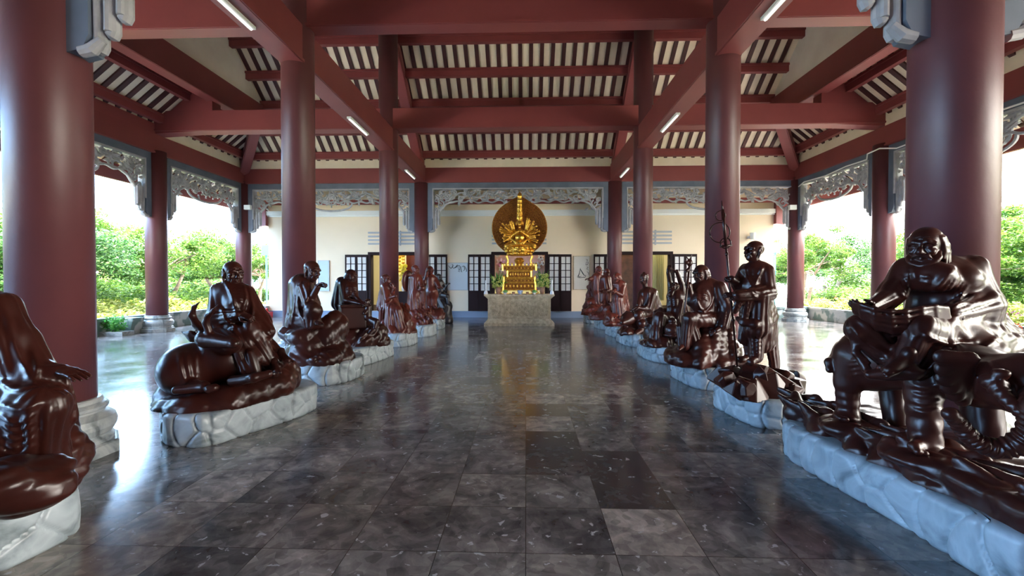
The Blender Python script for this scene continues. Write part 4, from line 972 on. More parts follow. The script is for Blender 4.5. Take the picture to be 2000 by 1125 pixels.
# ---------- R4: figure with raised arms ----------
def R4_():
    f = Fig(9.1, 'seated statue stretching both bare arms up over its head, in the right row', vox=.018); p = f.p; S = f.S
    S.cone(p(1321, 580), p(1318, 618), .17, .19, .06, fl=(11, .012), sq=((0, 1, 0), .75)); S.ell(p(1321, 580), (.19, .12, .09), k=.05)
    S.cone(p(1334, 578), p(1331, 555), .07, .058, .04); S.cone(p(1331, 555), p(1322, 530, -.05), .055, .042, .02)
    S.cone(p(1310, 578), p(1309, 556, -.02), .065, .055, .04); S.cone(p(1309, 556), p(1305, 532, -.05), .052, .04, .02)
    S.cone(p(1334, 582, .04), p(1340, 640, .1), .10, .10, .05, fl=(9, .016)); S.cone(p(1331, 590, -.1), p(1322, 622, -.15), .05, .06, .04, fl=(7, .012))
    S.cone(p(1325, 625), p(1290, 620, -.2), .13, .11, .06, rg=(p(1330, 600), 40, .008)); S.cone(p(1288, 620, -.2), p(1282, 660, -.25), .11, .14, .05, fl=(9, .02))
    S.cone(p(1330, 632), p(1330, 668, -.1), .14, .13, .06, fl=(9, .02))
    ribs(S, p(1313, 586, -.14), (-.4, -.9, 0), (0, 0, 1), .09, 4, .04, .013)
    f.addm(head(p(1317, 562, -.03), (-.6, -.35, .72), 1.0, .008, up=(.2, .1, 1)))
    f.addm(hand(p(1305, 532, -.05), v3(.1, -.1, 1), (0, 1, 0), 1.0, .0095, curl=.4, side=1)); f.addm(hand(p(1321, 531, -.05), v3(-.9, -.1, .4), (.2, .1, 1), 1.0, .0095, curl=.3, side=-1))
    base = p(1315, 680); t = f.finish((base[0], base[1], .3))
    S2 = SDF(.012); c = p(1313, 645, -.4); S2.ell(c, (.15, .15, .145)); S2.cone(c+v3(0, 0, .12), c+v3(0, 0, .17), .06, .08, .02); S2.tube([c+v3(.15*math.cos(u), .15*math.sin(u), -.09) for u in np.linspace(0, 2*PI, 17)], .02)
    f.part('round_jar', S2.mesh())
    bl = [(p(1312, 668, -.1), (.35, .25, .2)), (p(1290, 675, -.2), (.25, .25, .22)), (p(1330, 670, .05), (.3, .3, .25)), (p(1272, 680, .0), (.2, .3, .18)), (p(1275, 650, .2), (.18, .2, .3)), (p(1300, 640, .15), (.3, .2, .35))]
    f.part('rock_base', rock_sdf(bl, .29, .022, fbm(12, 8, .04)))
    plinth([(2.44, 9.9), (2.42, 9.2), (2.5, 8.75), (2.8, 8.5), (3.3, 8.55), (3.5, 9.1), (3.4, 9.9), (2.9, 10.0)], .31, 'pale marble plinth under the statue with raised arms', 23)
# ---------- R5: seated in cap on a lion ----------
def R5_():
    f = Fig(11.2, 'seated monk statue in a flat cap with a crouching beast, before the slim right column', vox=.02); p = f.p; S = f.S
    S.cone(p(1265, 574), p(1264, 604), .19, .23, .06, fl=(9, .014), sq=((0, 1, 0), .8)); S.ell(p(1264, 573), (.22, .14, .1), k=.06)
    S.cone(p(1276, 572, .02), p(1282, 612, .1), .11, .16, .06, fl=(9, .018)); S.cone(p(1275, 578, -.1), p(1268, 603, -.2), .09, .08, .04, fl=(7, .01)); S.cone(p(1266, 604, -.2), p(1246, 601, -.3), .07, .045, .03)
    S.cone(p(1252, 576, -.02), p(1247, 596, -.15), .075, .065, .04)
    S.cone(p(1262, 610), p(1248, 618, -.25), .14, .11, .06); S.fold([p(1256, 568, -.2), p(1258, 590, -.27), p(1262, 600, -.27)], .018, k=.02); S.fold([p(1268, 566, -.18), p(1266, 590, -.26), p(1262, 600, -.27)], .018, k=.02)
    f.addm(head(p(1258, 545), (-.75, -.6, -.05), 1.12, .009, hat=1, ear=1.4))
    f.addm(hand(p(1246, 601, -.3), v3(-1, -.3, 0), (0, 0, 1), 1.1, .0105, curl=.6))
    base = p(1250, 650); t = f.finish((base[0], base[1], .3))
    B = SDF(.02); B.cone(p(1280, 625, .05), p(1235, 628, -.1), .24, .22, .1, rg=(p(1260, 560), 30, .012)); B.cone(p(1282, 620, 0), p(1302, 640, -.1), .16, .1, .08)
    B.ell(p(1228, 622, -.25), (.2, .18, .17), k=.06); B.ell(p(1247, 616, -.35), (.12, .12, .14), k=.03); B.ell(p(1254, 632, -.4), (.12, .12, .12), k=.03); B.cone(p(1226, 626, -.35), p(1216, 630, -.45), .1, .07, .04)
    B.ell(p(1224, 612, -.2), (.05, .04, .07), k=.02); B.ell(p(1236, 612, -.2), (.05, .04, .07), k=.02)
    B.tube([p(1296, 632, -.1), p(1316, 630, -.1), p(1300, 615, -.05), p(1282, 604, .1)], [.07, .06, .05, .05], .03); B.cone(p(1222, 640, -.2), p(1214, 652, -.35), .09, .06, .03); B.cone(p(1262, 640, -.2), p(1242, 652, -.4), .09, .07, .03)
    f.part('crouching_beast', B.mesh())
    bl = [(p(1250, 652, -.1), (.45, .3, .16)), (p(1225, 652, -.2), (.2, .3, .14)), (p(1280, 650, .1), (.3, .3, .2))]
    f.part('rock_base', rock_sdf(bl, .29, .024, fbm(13, 8, .04)))
    plinth([(2.40, 12.0), (2.42, 11.3), (2.5, 10.8), (2.85, 10.55), (3.4, 10.6), (3.6, 11.2), (3.5, 12.0), (2.9, 12.1)], .31, 'pale marble plinth under the monk in a flat cap', 24)
# ---------- R6 R7 R8 ----------
def R6_():
    f = Fig(13.0, 'bearded robed monk statue leaning forward, left of the slim right column', vox=.02, wood='woodred'); p = f.p; S = f.S
    S.cone(p(1211, 556), p(1207, 585), .15, .17, .06, fl=(9, .014)); S.cone(p(1207, 585), p(1209, 620), .17, .22, .05, fl=(13, .03)); S.ell(p(1209, 556), (.20, .13, .1), k=.05)
    S.cone(p(1217, 556), p(1222, 600, .1), .09, .10, .05, fl=(9, .02)); S.cone(p(1222, 598, .1), p(1224, 612, .15), .10, .04, .04)
    S.cone(p(1216, 562, -.1), p(1214, 576, -.2), .085, .075, .04); S.cone(p(1214, 576, -.2), p(1201, 570, -.3), .07, .045, .03); S.cone(p(1203, 562, .0), p(1197, 572, -.15), .07, .055, .03)
    f.addm(head(p(1205, 542), (-.8, -.55, -.15), 1.12, .0095, beard=.07, hair=.03)); f.addm(hand(p(1201, 570, -.3), v3(-.8, -.3, .3), (0, -.3, 1), 1.1, .011, curl=.8))
    for x in (1203, 1212): f.addm(foot(p(x, 621, -.15), v3(-.5, -.85, 0), 1.15, .012))
    base = p(1207, 640); t = f.finish((base[0], base[1], .3))
    bl = [(p(1205, 630, -.05), (.32, .3, .16)), (p(1196, 628, -.1), (.2, .25, .2)), (p(1216, 625, .1), (.25, .25, .25)), (p(1194, 612, .1), (.10, .1, .3))]
    f.part('rock_base', rock_sdf(bl, .29, .024, fbm(14, 9, .05)))
    plinth([(2.40, 13.7), (2.42, 13.0), (2.5, 12.5), (2.9, 12.4), (3.3, 12.6), (3.5, 13.1), (3.3, 13.7)], .31, 'pale marble plinth sixth from the camera in the right row', 25)
def R7_():
    f = Fig(15.0, 'bald standing monk statue of lighter reddish wood with bowed head, far right row', vox=.022, wood='woodred'); p = f.p; S = f.S
    S.cone(p(1183, 545), p(1183, 562), .16, .19, .06, fl=(11, .02)); S.ell(p(1183, 543), (.18, .12, .09), k=.05); S.cone(p(1186, 562), p(1187, 590), .13, .12, .05, fl=(9, .02))
    S.cone(p(1180, 562), p(1176, 588), .13, .09, .05, fl=(9, .02)); S.cone(p(1190, 546), p(1191, 566, -.1), .075, .07, .04); S.cone(p(1191, 566, -.1), p(1185, 568, -.25), .06, .045, .03)
    S.cone(p(1176, 546), p(1174, 566, -.1), .08, .08, .04); S.cone(p(1182, 588, -.02), p(1180, 596, -.05), .06, .06, .03); S.cone(p(1189, 588), p(1190, 596, -.1), .06, .05, .03)
    f.addm(head(p(1185, 533), (.2, -.9, -.35), 1.2, .0105)); f.addm(foot(p(1180, 595, -.1), v3(-.3, -.9, 0), 1.1, .013)); f.addm(foot(p(1190, 595, -.1), v3(.2, -.9, 0), 1.1, .013)); f.addm(hand(p(1186, 568, -.25), v3(-1, -.2, 0), (0, -.8, .5), 1.1, .012, curl=.7))
    base = p(1180, 625); t = f.finish((base[0], base[1], .3))
    bl = [(p(1182, 612, .0), (.22, .25, .3)), (p(1186, 608, -.1), (.12, .15, .18)), (p(1172, 622, .0), (.3, .3, .2)), (p(1188, 622, -.1), (.25, .25, .18))]
    f.part('rock_base', rock_sdf(bl, .29, .026, fbm(15, 9, .06)))
    plinth([(2.36, 15.6), (2.38, 15.0), (2.5, 14.5), (2.9, 14.4), (3.2, 14.6), (3.3, 15.2), (3.1, 15.7)], .31, 'pale marble plinth seventh from the camera in the right row', 26)
def R8_():
    f = Fig(17.0, 'dark monk statue with one arm stretched left, farthest in the right row', vox=.024, wood='woodred'); p = f.p; S = f.S
    S.cone(p(1166, 540), p(1166, 566), .17, .19, .06, fl=(9, .02)); S.cone(p(1168, 566), p(1169, 596), .19, .2, .06, fl=(11, .03)); S.ell(p(1167, 540), (.22, .14, .1), k=.05)
    S.cone(p(1162, 542), p(1152, 545, -.1), .08, .07, .04, fl=(7, .01)); S.cone(p(1158, 545), p(1157, 562), .08, .05, .04, fl=(7, .02)); S.cone(p(1174, 542), p(1176, 565, -.1), .09, .09, .04)
    f.addm(head(p(1169.5, 527), (.35, -.9, .05), 1.25, .012, hair=.05, beard=.04)); f.addm(hand(p(1152, 545, -.1), v3(-1, -.2, .05), (0, -.3, 1), 1.2, .013, curl=.4))
    base = p(1162, 615); t = f.finish((base[0], base[1], .3))
    bl = [(p(1160, 570, .25), (.2, .2, .5)), (p(1158, 600, .15), (.32, .3, .35)), (p(1162, 608, -.1), (.35, .3, .25)), (p(1150, 612, .0), (.2, .25, .2)), (p(1172, 608, .0), (.25, .25, .3))]
    f.part('rock_base', rock_sdf(bl, .29, .026, fbm(16, 8, .06)))
    plinth([(2.28, 17.6), (2.25, 17.0), (2.35, 16.6), (2.7, 16.5), (2.95, 16.7), (3.0, 17.2), (2.8, 17.7)], .28, 'grey marble plinth farthest from the camera in the right row', 27)
# ---------- R1: bearded man on an elephant ----------
def R1_():
    f = Fig(3.27, 'bearded man statue reading a scroll astride an elephant at the right edge', vox=.0105); f.S.rs = .94; p = f.p; S = f.S
    fw = nrm((-.80, -.60, 0)); lf = np.cross((0, 0, 1), fw); up = v3(0, 0, 1)      # facing, his left
    RR = np.stack([fw, lf, up], 1)
    # torso
    S.ell(p(1832, 545, .05), (.17, .25, .15), RR, .06); S.cone(p(1834, 540, .08), p(1836, 628, .06), .17, .22, .06, sq=(fw, .8), fl=(9, .006))
    S.ell(p(1812, 540, -.06), (.10, .17, .12), RR, .06); S.cone(p(1812, 505, 0), p(1816, 530, .02), .075, .10, .05)
    S.cone(p(1850, 532, .06), p(1896, 526, .03), .12, .095, .06); S.cone(p(1775, 532, .06), p(1810, 530, .05), .095, .12, .06); S.cone(p(1875, 570, .05), p(1880, 640, .04), .14, .16, .07)
    # his left arm (image right): big sleeve
    S.cone(p(1899, 522, .02), p(1918, 592, -.04), .085, .115, .05, fl=(7, .008)); S.cone(p(1916, 596, -.06), p(1858, 612, -.22), .105, .065, .04, fl=(9, .010))
    S.cone(p(1916, 600, .0), p(1905, 668, -.02), .12, .14, .06, fl=(9, .016)); S.cone(p(1925, 620, .06), p(1975, 660, .0), .10, .07, .06, fl=(9, .014)); S.cone(p(1975, 660, .0), p(2040, 668, -.05), .07, .05, .04, fl=(9, .014))
    S.fold([p(1858, 604, -.24), p(1876, 592, -.22), p(1905, 590, -.18)], .014, k=.015); S.fold([p(1862, 622, -.24), p(1880, 650, -.2), p(1905, 672, -.12)], .018, k=.02)
    # his right arm (image left)
    S.cone(p(1768, 525, .08), p(1740, 575, .04), .080, .082, .05, fl=(7, .007)); S.cone(p(1741, 575, .04), p(1697, 600, -.10), .070, .040, .03, fl=(7, .006))
    S.cone(p(1744, 570, .04), p(1720, 606, .04), .075, .05, .04, fl=(9, .012))
    # robe collar, sash and folds
    S.fold([p(1782, 520, -.05), p(1786, 550, -.17), p(1800, 583, -.21), p(1826, 566, -.22), p(1852, 535, -.16), p(1862, 515, -.02)], .02)
    S.fold([p(1773, 520, -.0), p(1773, 550, -.12), p(1788, 588, -.19)], .013, k=.012)
    for i in range(6): S.fold([p(1858+i*6, 528+i*6, -.13), p(1838+i*7, 560+i*5, -.20), p(1806+i*10, 590+i*3, -.21)], .010, k=.014)
    for i in range(3): S.fold([p(1762-i*5, 540+i*12, -.02), p(1772, 565+i*9, -.12), p(1790, 590+i*4, -.17)], .009, k=.014)
    for i, (x, y) in enumerate(((1798, 540), (1811, 542), (1798, 552), (1811, 554), (1800, 565))): S.fold([p(x-6, y, -.175), p(x, y-2, -.185), p(x+5, y, -.18)], .007, k=.008)
    # hips and crossed leg (image left), hanging leg
    S.ell(p(1830, 640, .0), (.24, .27, .13), RR, .06)
    S.cone(p(1850, 640, -.02), p(1690, 640, -.12), .14, .098, .06, rg=(p(1690, 560), 42, .004)); S.ell(p(1683, 640, -.12), (.085, .085, .085), k=.04)
    S.cone(p(1683, 645, -.12), p(1740, 700, -.18), .095, .075, .05, fl=(9, .009)); 
    for i in range(6): S.fold([p(1664+i*3, 640+i*9, -.19), p(1690+i*4, 672+i*8, -.24), p(1735+i*3, 693+i*4, -.24)], .014, k=.012)
    S.cone(p(1860, 640, -.05), p(1800, 640, -.30), .14, .092, .05); S.cone(p(1800, 642, -.30), p(1765, 712, -.30), .088, .075, .04, fl=(9, .007))
    S.cone(p(1815, 660, -.22), p(1790, 728, -.22), .12, .07, .05, fl=(9, .012)); S.fold([p(1765, 715, -.28), p(1800, 734, -.28), p(1850, 715, -.22), p(1880, 690, -.16)], .02)
    S.fold([p(1755, 600, -.1), p(1760, 640, -.20), p(1745, 655, -.23)], .012, k=.014); S.fold([p(1768, 625, -.2), p(1785, 655, -.27), p(1800, 650, -.33)], .014, k=.016)
    # robe spread over the elephant's back and the rolled trouser leg
    S.cone(p(1790, 668, -.12), p(1905, 690, -.16), .13, .16, .07, rg=(p(1900, 560), 40, .006)); S.cone(p(1905, 690, -.16), p(1955, 672, -.08), .15, .12, .06, fl=(9, .010)); S.cone(p(1770, 700, -.2), p(1840, 710, -.26), .07, .09, .05)
    S.fold([p(1760, 722, -.3), p(1805, 728, -.36), p(1838, 700, -.38), p(1865, 686, -.38), p(1905, 712, -.38)], .02, gate=.25); S.fold([p(1800, 650, -.3), p(1850, 672, -.36), p(1905, 668, -.3)], .016, gate=.25); S.fold([p(1850, 690, -.36), p(1900, 690, -.34), p(1950, 660, -.25)], .016, gate=.25)
    S.tube([p(1666, 652, -.12), p(1670, 690, -.15), p(1692, 722, -.20)], [.024, .022, .03], .02); S.cone(p(1698, 732, -.25), p(1782, 728, -.36), .036, .052, .03); S.cone(p(1784, 728, -.36), p(1795, 727, -.37), .04, .04, .01, op='s')
    # head
    hc = p(1808, 482, -.02)
    f.addm(head(hc, (-.80, -.56, -.10), 1.13, .0048, beard=.035, hair=.10, brow=1.35, mous=1, ear=1.1))
    f.addm(hand(p(1700, 600, -.10), v3(-1, -.25, .0), (-.1, -.3, -1), 1.0, .0045, curl=.45, side=-1)); f.addm(hand(p(1862, 618, -.24), v3(-1, .1, .06), (.1, -.9, .5), 1.05, .0045, curl=.28, side=-1))
    f.addm(foot(p(1772, 716, -.32), nrm(p(1715, 735, -.36)-p(1772, 716, -.32)), 1.15, .006, up=(0, -.3, 1)))
    S.cone(p(1768, 712, -.3), p(1760, 722, -.32), .055, .045, .03)
    base = p(1815, 800); t = f.finish((base[0], base[1], .3), name='seated_man')
    # scroll sheet
    q = SDF(.0075); rows = []
    for px, py, dy, w in ((1671, 590, -.10, .05), (1690, 598, -.17, .075), (1715, 606, -.23, .09), (1745, 611, -.26, .095), (1775, 611, -.28, .095), (1805, 605, -.29, .085), (1830, 601, -.28, .07), (1852, 602, -.27, .05)):
        rows.append((p(px, py, dy), w))
    for (a, wa), (b, wb) in zip(rows[:-1], rows[1:]):
        for e_ in (-1, -.85, -.7, -.5, -.25, 0, .25, .5, .7, .85, 1):
            off = lambda w: fw*w*e_*.8+up*(.125*(e_*e_-1)+.012*e_)*(w/.09)
            q.cone(a+off(wa), b+off(wb), .013, .013, .02)
    f.part('scroll', q.mesh())
    # elephant
    E = SDF(.0115, .94)
    E.ell(p(1700, 702, .35), (.20, .27, .24), k=.10); E.cone(p(1700, 702, .32), p(1880, 722, -.30), .225, .185, .12); E.ell(p(1920, 740, -.42), (.20, .23, .17), k=.1)
    E.cone(p(1664, 695, .38), p(1655, 745, .38), .125, .10, .07); E.cone(p(1655, 745, .38), p(1656, 812, .38), .09, .082, .04, wv=(4, .006)); E.ell(p(1654, 815, .36), (.095, .11, .05), k=.03)
    E.cone(p(1740, 730, .55), p(1752, 830, .42), .11, .095, .05)
    E.cone(p(1800, 735, -.20), p(1808, 870, -.24), .115, .092, .05, wv=(5, .006)); E.ell(p(1806, 876, -.25), (.105, .12, .05), k=.03); E.cone(p(1798, 868, -.25), p(1786, 872, -.32), .06, .04, .03)
    E.cone(p(1908, 745, -.05), p(1927, 862, -.12), .125, .11, .05); E.ell(p(1925, 868, -.13), (.12, .13, .05), k=.03)
    for (x, y, dy) in ((1642, 817, .28), (1652, 819, .26), (1664, 818, .28), (1792, 882, -.36), (1806, 886, -.36), (1820, 884, -.33)): E.ell(p(x, y, dy), (.026, .026, .024), k=.008)
    for i in range(4): E.fold([p(1640, 700+i*9, .2), p(1660, 706+i*9, .15), p(1684, 700+i*10, .2)], .010); E.fold([p(1782, 752+i*16, -.3), p(1805, 758+i*16, -.35), p(1832, 752+i*16, -.3)], .009)
    hd = p(2005, 752, -.74)
    E.cone(p(1925, 738, -.46), hd, .17, .165, .1); E.ell(hd, (.165, .18, .165), k=.08); E.ell(hd+v3(.02, -.05, .09), (.12, .11, .09), k=.06); E.ell(p(1962, 728, -.86), (.03, .03, .02), k=.01)
    for i in range(4): E.fold([p(1920+i*14, 700+i*10, -.7), p(1940+i*14, 722+i*9, -.8), p(1945+i*14, 750+i*7, -.8)], .012)
    tr = [hd+v3(-.06, -.16, -.05), p(2035, 800, -1.02), p(2020, 842, -.98), p(1990, 868, -.94), p(1952, 878, -.90), p(1914, 868, -.88), p(1888, 848, -.87), p(1872, 826, -.87), p(1860, 812, -.88)]
    rd = [.12, .085, .066, .058, .052, .047, .044, .040, .036]
    T_ = SDF(.0065, .94)
    for i in range(len(tr)-1): T_.cone(tr[i], tr[i+1], rd[i], rd[i+1], .012, wv=(max(2, round(np.linalg.norm(tr[i+1]-tr[i])/.03)), .012))
    T_.ell(p(1857, 809, -.88), (.045, .04, .04), k=.01)
    # tusk bud and ear
    E.cone(p(1930, 742, -.80), p(2000, 812, -.98), .045, .03, .03, wv=(6, .012))
    for i in range(6):
        a_ = -.2+i*.30; q0 = p(1893, 700, -.66); q1 = p(1893-math.cos(a_)*52, 712+math.sin(a_)*70, -.62+.02*i); E.cone(q0, q1, .034, .05, .02, sq=((.5, .85, 0), .45))
    E.tube([p(1640, 675, .5), p(1628, 700, .5), p(1621, 708, .45), p(1620, 722, .42)], [.04, .035, .04, .03], .02)
    f.part('elephant', joinm([E.mesh(noise=lambda X, Y, Z: .0022*np.sin(38*Z+9*np.sin(7*X))*np.sin(9*Y+5*Z)), T_.mesh()]))
    # flame shaped rock
    K = SDF(.0125); zb = .29
    K.box((3.05, 3.2, zb+.06), (.50, 1.10, .09), r=.05, k=.06)
    rr = random.Random(8)
    edge = [(2.52, 4.28), (2.50, 4.05), (2.48, 3.8), (2.52, 3.55), (2.54, 3.3), (2.56, 3.05), (2.58, 2.8), (2.62, 2.55), (2.66, 2.3), (2.75, 2.1)]
    for i, (x, y) in enumerate(edge):
        for j in range(3):
            u = rr.uniform(-.1, .1); o = j*.10; a = v3(x+o+rr.uniform(-.03, .03), y+u-.10, zb+.0); b = v3(x+o+.05+rr.uniform(-.03, .05), y+u+.02, zb+.11+.03*j); c = v3(x+o-.02+rr.uniform(-.04, .02), y+u+.17, zb+.20+rr.uniform(-.03, .05))
            sq = (nrm(np.cross(b-a, (1, 0, .2))), .5)
            K.tube([a, b, c], [.085, .06, .012], .012, sq=(nrm((rr.uniform(.3, 1), .5, .1)), .55))
    K.cone((2.55, 4.2, zb+.05), (2.62, 4.35, zb+.22), .10, .02, .03); K.ell(p(1655, 832, .36), (.2, .2, .07), k=.05); K.ell(p(1805, 892, -.25), (.25, .22, .06), k=.05)
    f.part('flame_rock', K.mesh(floor=zb, noise=fbm(5, 7, .012)))
    o = plinth([(2.36, 4.18), (2.34, 3.8), (2.40, 3.3), (2.44, 2.9), (2.44, 2.5), (2.50, 2.15), (2.75, 1.95), (3.3, 1.95), (3.7, 2.2), (3.72, 3.0), (3.7, 3.9), (3.4, 4.3), (2.8, 4.38)], .31, 'long bluish marble plinth under the elephant statue at the right edge', 28)
    # white spot sticker on the rock
# ---------- L2: monk on a lying buffalo ----------
def L2_():
    f = Fig(4.9, 'bald monk statue sitting on a lying horned buffalo, near left', vox=.0125); p = f.p; S = f.S
    S.cone(p(452, 575), p(450, 640), .16, .21, .06, fl=(9, .010), sq=((0, 1, 0), .8)); S.ell(p(452, 572), (.20, .14, .12), k=.06)
    S.ell(p(462, 595, -.06), (.15, .13, .16), k=.05)
    # arm on the image right: long sleeve down to the hand at the hip
    S.cone(p(482, 572, .02), p(505, 622, -.02), .085, .095, .05, fl=(7, .010)); S.cone(p(505, 622, -.02), p(524, 648, -.08), .09, .07, .04, fl=(9, .012)); S.cone(p(512, 630), p(508, 665), .09, .06, .04, fl=(9, .014))
    # other arm: upper, forearm across the lap
    S.cone(p(427, 570, -.02), p(426, 618, -.12), .09, .10, .05, fl=(7, .010)); S.cone(p(426, 620, -.12), p(468, 616, -.26), .095, .05, .04, fl=(9, .012)); S.cone(p(428, 622, -.1), p(424, 655, -.1), .11, .13, .05, fl=(9, .016))
    S.cone(p(478, 618, -.22), p(500, 650, -.18), .045, .04, .02)
    # lap and legs reaching down to the right
    S.cone(p(450, 645), p(492, 650, -.14), .17, .13, .06, rg=(p(430, 600), 40, .007)); S.cone(p(492, 650, -.14), p(522, 700, -.12), .11, .085, .05, fl=(9, .014)); S.cone(p(470, 655, -.2), p(498, 700, -.22), .10, .075, .04, fl=(9, .012))
    S.cone(p(505, 662, .05), p(545, 705, .0), .11, .09, .05, fl=(9, .018)); S.cone(p(520, 690, 0), p(535, 728, -.1), .08, .06, .03, fl=(7, .012))
    S.cone(p(468, 690, -.3), p(480, 722, -.3), .055, .07, .03, fl=(7, .01)); S.cone(p(488, 690, -.3), p(500, 724, -.28), .045, .06, .03)
    # collars and ribs
    S.fold([p(438, 548, -.06), p(452, 575, -.19), p(462, 612, -.23)], .015, k=.012); S.fold([p(474, 552, -.08), p(480, 580, -.17), p(474, 612, -.21)], .015, k=.012); S.fold([p(486, 562, -.04), p(494, 600, -.13), p(486, 640, -.18)], .012, k=.012)
    ribs(S, p(463, 563, -.205), (.55, -.82, .1), (0, 0, 1), .058, 6, .03, .009)
    S.fold([p(432, 600, -.2), p(440, 625, -.24), p(462, 640, -.26)], .013, k=.014); S.fold([p(425, 640, -.24), p(440, 650, -.25), p(460, 640, -.26)], .012, k=.014)
    S.cone(p(457, 545), p(456, 562), .062, .08, .04)
    f.addm(head(p(455, 535), (.80, -.58, -.06), 1.15, .0052, ear=1.3, brow=1.25))
    f.addm(hand(p(522, 650, -.08), v3(.25, -.2, -1), (.8, -.5, .2), 1.05, .006, curl=.8)); f.addm(hand(p(470, 616, -.27), v3(1, -.2, -.1), (0, -.6, .8), 1.0, .006, curl=.5, side=-1))
    f.addm(foot(p(548, 702, -.02), nrm((.8, -.5, -.15)), 1.1, .0075)); f.addm(foot(p(535, 722, -.12), nrm((.6, -.75, -.1)), 1.1, .0075))
    base = p(440, 760, -.2); t = f.finish((base[0], base[1], .3), name='seated_monk')
    B = SDF(.0125)
    B.cone(p(372, 722, -.25), p(440, 700, -.15), .26, .27, .12); B.ell(p(366, 722, -.3), (.25, .30, .26), k=.1); B.ell(p(470, 700, .0), (.25, .3, .22), k=.12)
    B.cone(p(425, 665, -.3), p(452, 672, -.45), .14, .10, .08)
    B.ell(p(402, 662, -.55), (.10, .09, .085), k=.05); B.cone(p(405, 662, -.56), p(455, 670, -.66), .085, .052, .04); B.ell(p(458, 671, -.67), (.05, .05, .045), k=.02)
    B.ell(p(425, 660, -.63), (.03, .03, .02), k=.015); B.ell(p(421, 663, -.645), (.012, .012, .012), k=.004)
    B.tube([p(398, 650, -.52), p(384, 634, -.50), p(375, 616, -.50), p(379, 600, -.52), p(391, 589, -.55)], [.042, .038, .032, .02, .006], .02)
    B.tube([p(408, 648, -.60), p(402, 630, -.62), p(405, 618, -.64), p(416, 607, -.66), p(427, 594, -.66)], [.036, .032, .026, .016, .006], .02)
    B.cone(p(392, 661, -.54), p(374, 657, -.53), .03, .062, .02, sq=((.2, .9, .2), .4)); B.cone(p(374, 657, -.53), p(354, 648, -.52), .062, .006, .02, sq=((.2, .9, .2), .4))
    # folded legs
    B.cone(p(330, 748, -.35), p(400, 756, -.6), .075, .055, .05); B.cone(p(400, 756, -.6), p(345, 762, -.62), .05, .045, .02); B.ell(p(418, 757, -.62), (.05, .05, .04), k=.02)
    B.cone(p(455, 745, -.45), p(495, 738, -.52), .06, .045, .04); B.cone(p(495, 738, -.52), p(525, 730, -.45), .045, .04, .03); B.ell(p(410, 760, -.63), (.045, .05, .045), k=.01)
    for i in range(4): B.fold([p(350+i*16, 690, -.5), p(352+i*15, 715, -.58), p(360+i*13, 742, -.55)], .012, k=.03)
    f.part('buffalo', B.mesh())
    K = SDF(.0145); zb = .29
    for px, py, dy, r in ((352, 800, -.40, (.20, .25, .15)), (372, 800, -.52, (.20, .18, .14)), (400, 795, -.50, (.22, .2, .15)), (430, 785, -.42, (.24, .2, .16)), (460, 775, -.30, (.24, .24, .16)), (495, 762, -.12, (.24, .26, .17)), (528, 750, .05, (.22, .26, .18)), (548, 742, .25, (.16, .24, .2)), (400, 770, -.05, (.45, .38, .18)), (370, 765, -.1, (.28, .35, .2)), (480, 745, .2, (.42, .36, .18)), (552, 722, .25, (.09, .12, .15)), (345, 770, -.2, (.15, .25, .2))):
        K.ell(p(px, py, dy), r, k=.05)
    f.part('rock_base', K.mesh(floor=zb, noise=fbm(21, 6.5, .024)))
    plinth([(-3.72, 4.32), (-3.45, 4.10), (-3.05, 4.08), (-2.85, 4.55), (-2.62, 5.12), (-2.62, 5.5), (-2.9, 5.75), (-3.5, 5.8), (-4.0, 5.3), (-3.95, 4.7)], .31, 'long pale marble plinth under the buffalo statue on the left', 31)
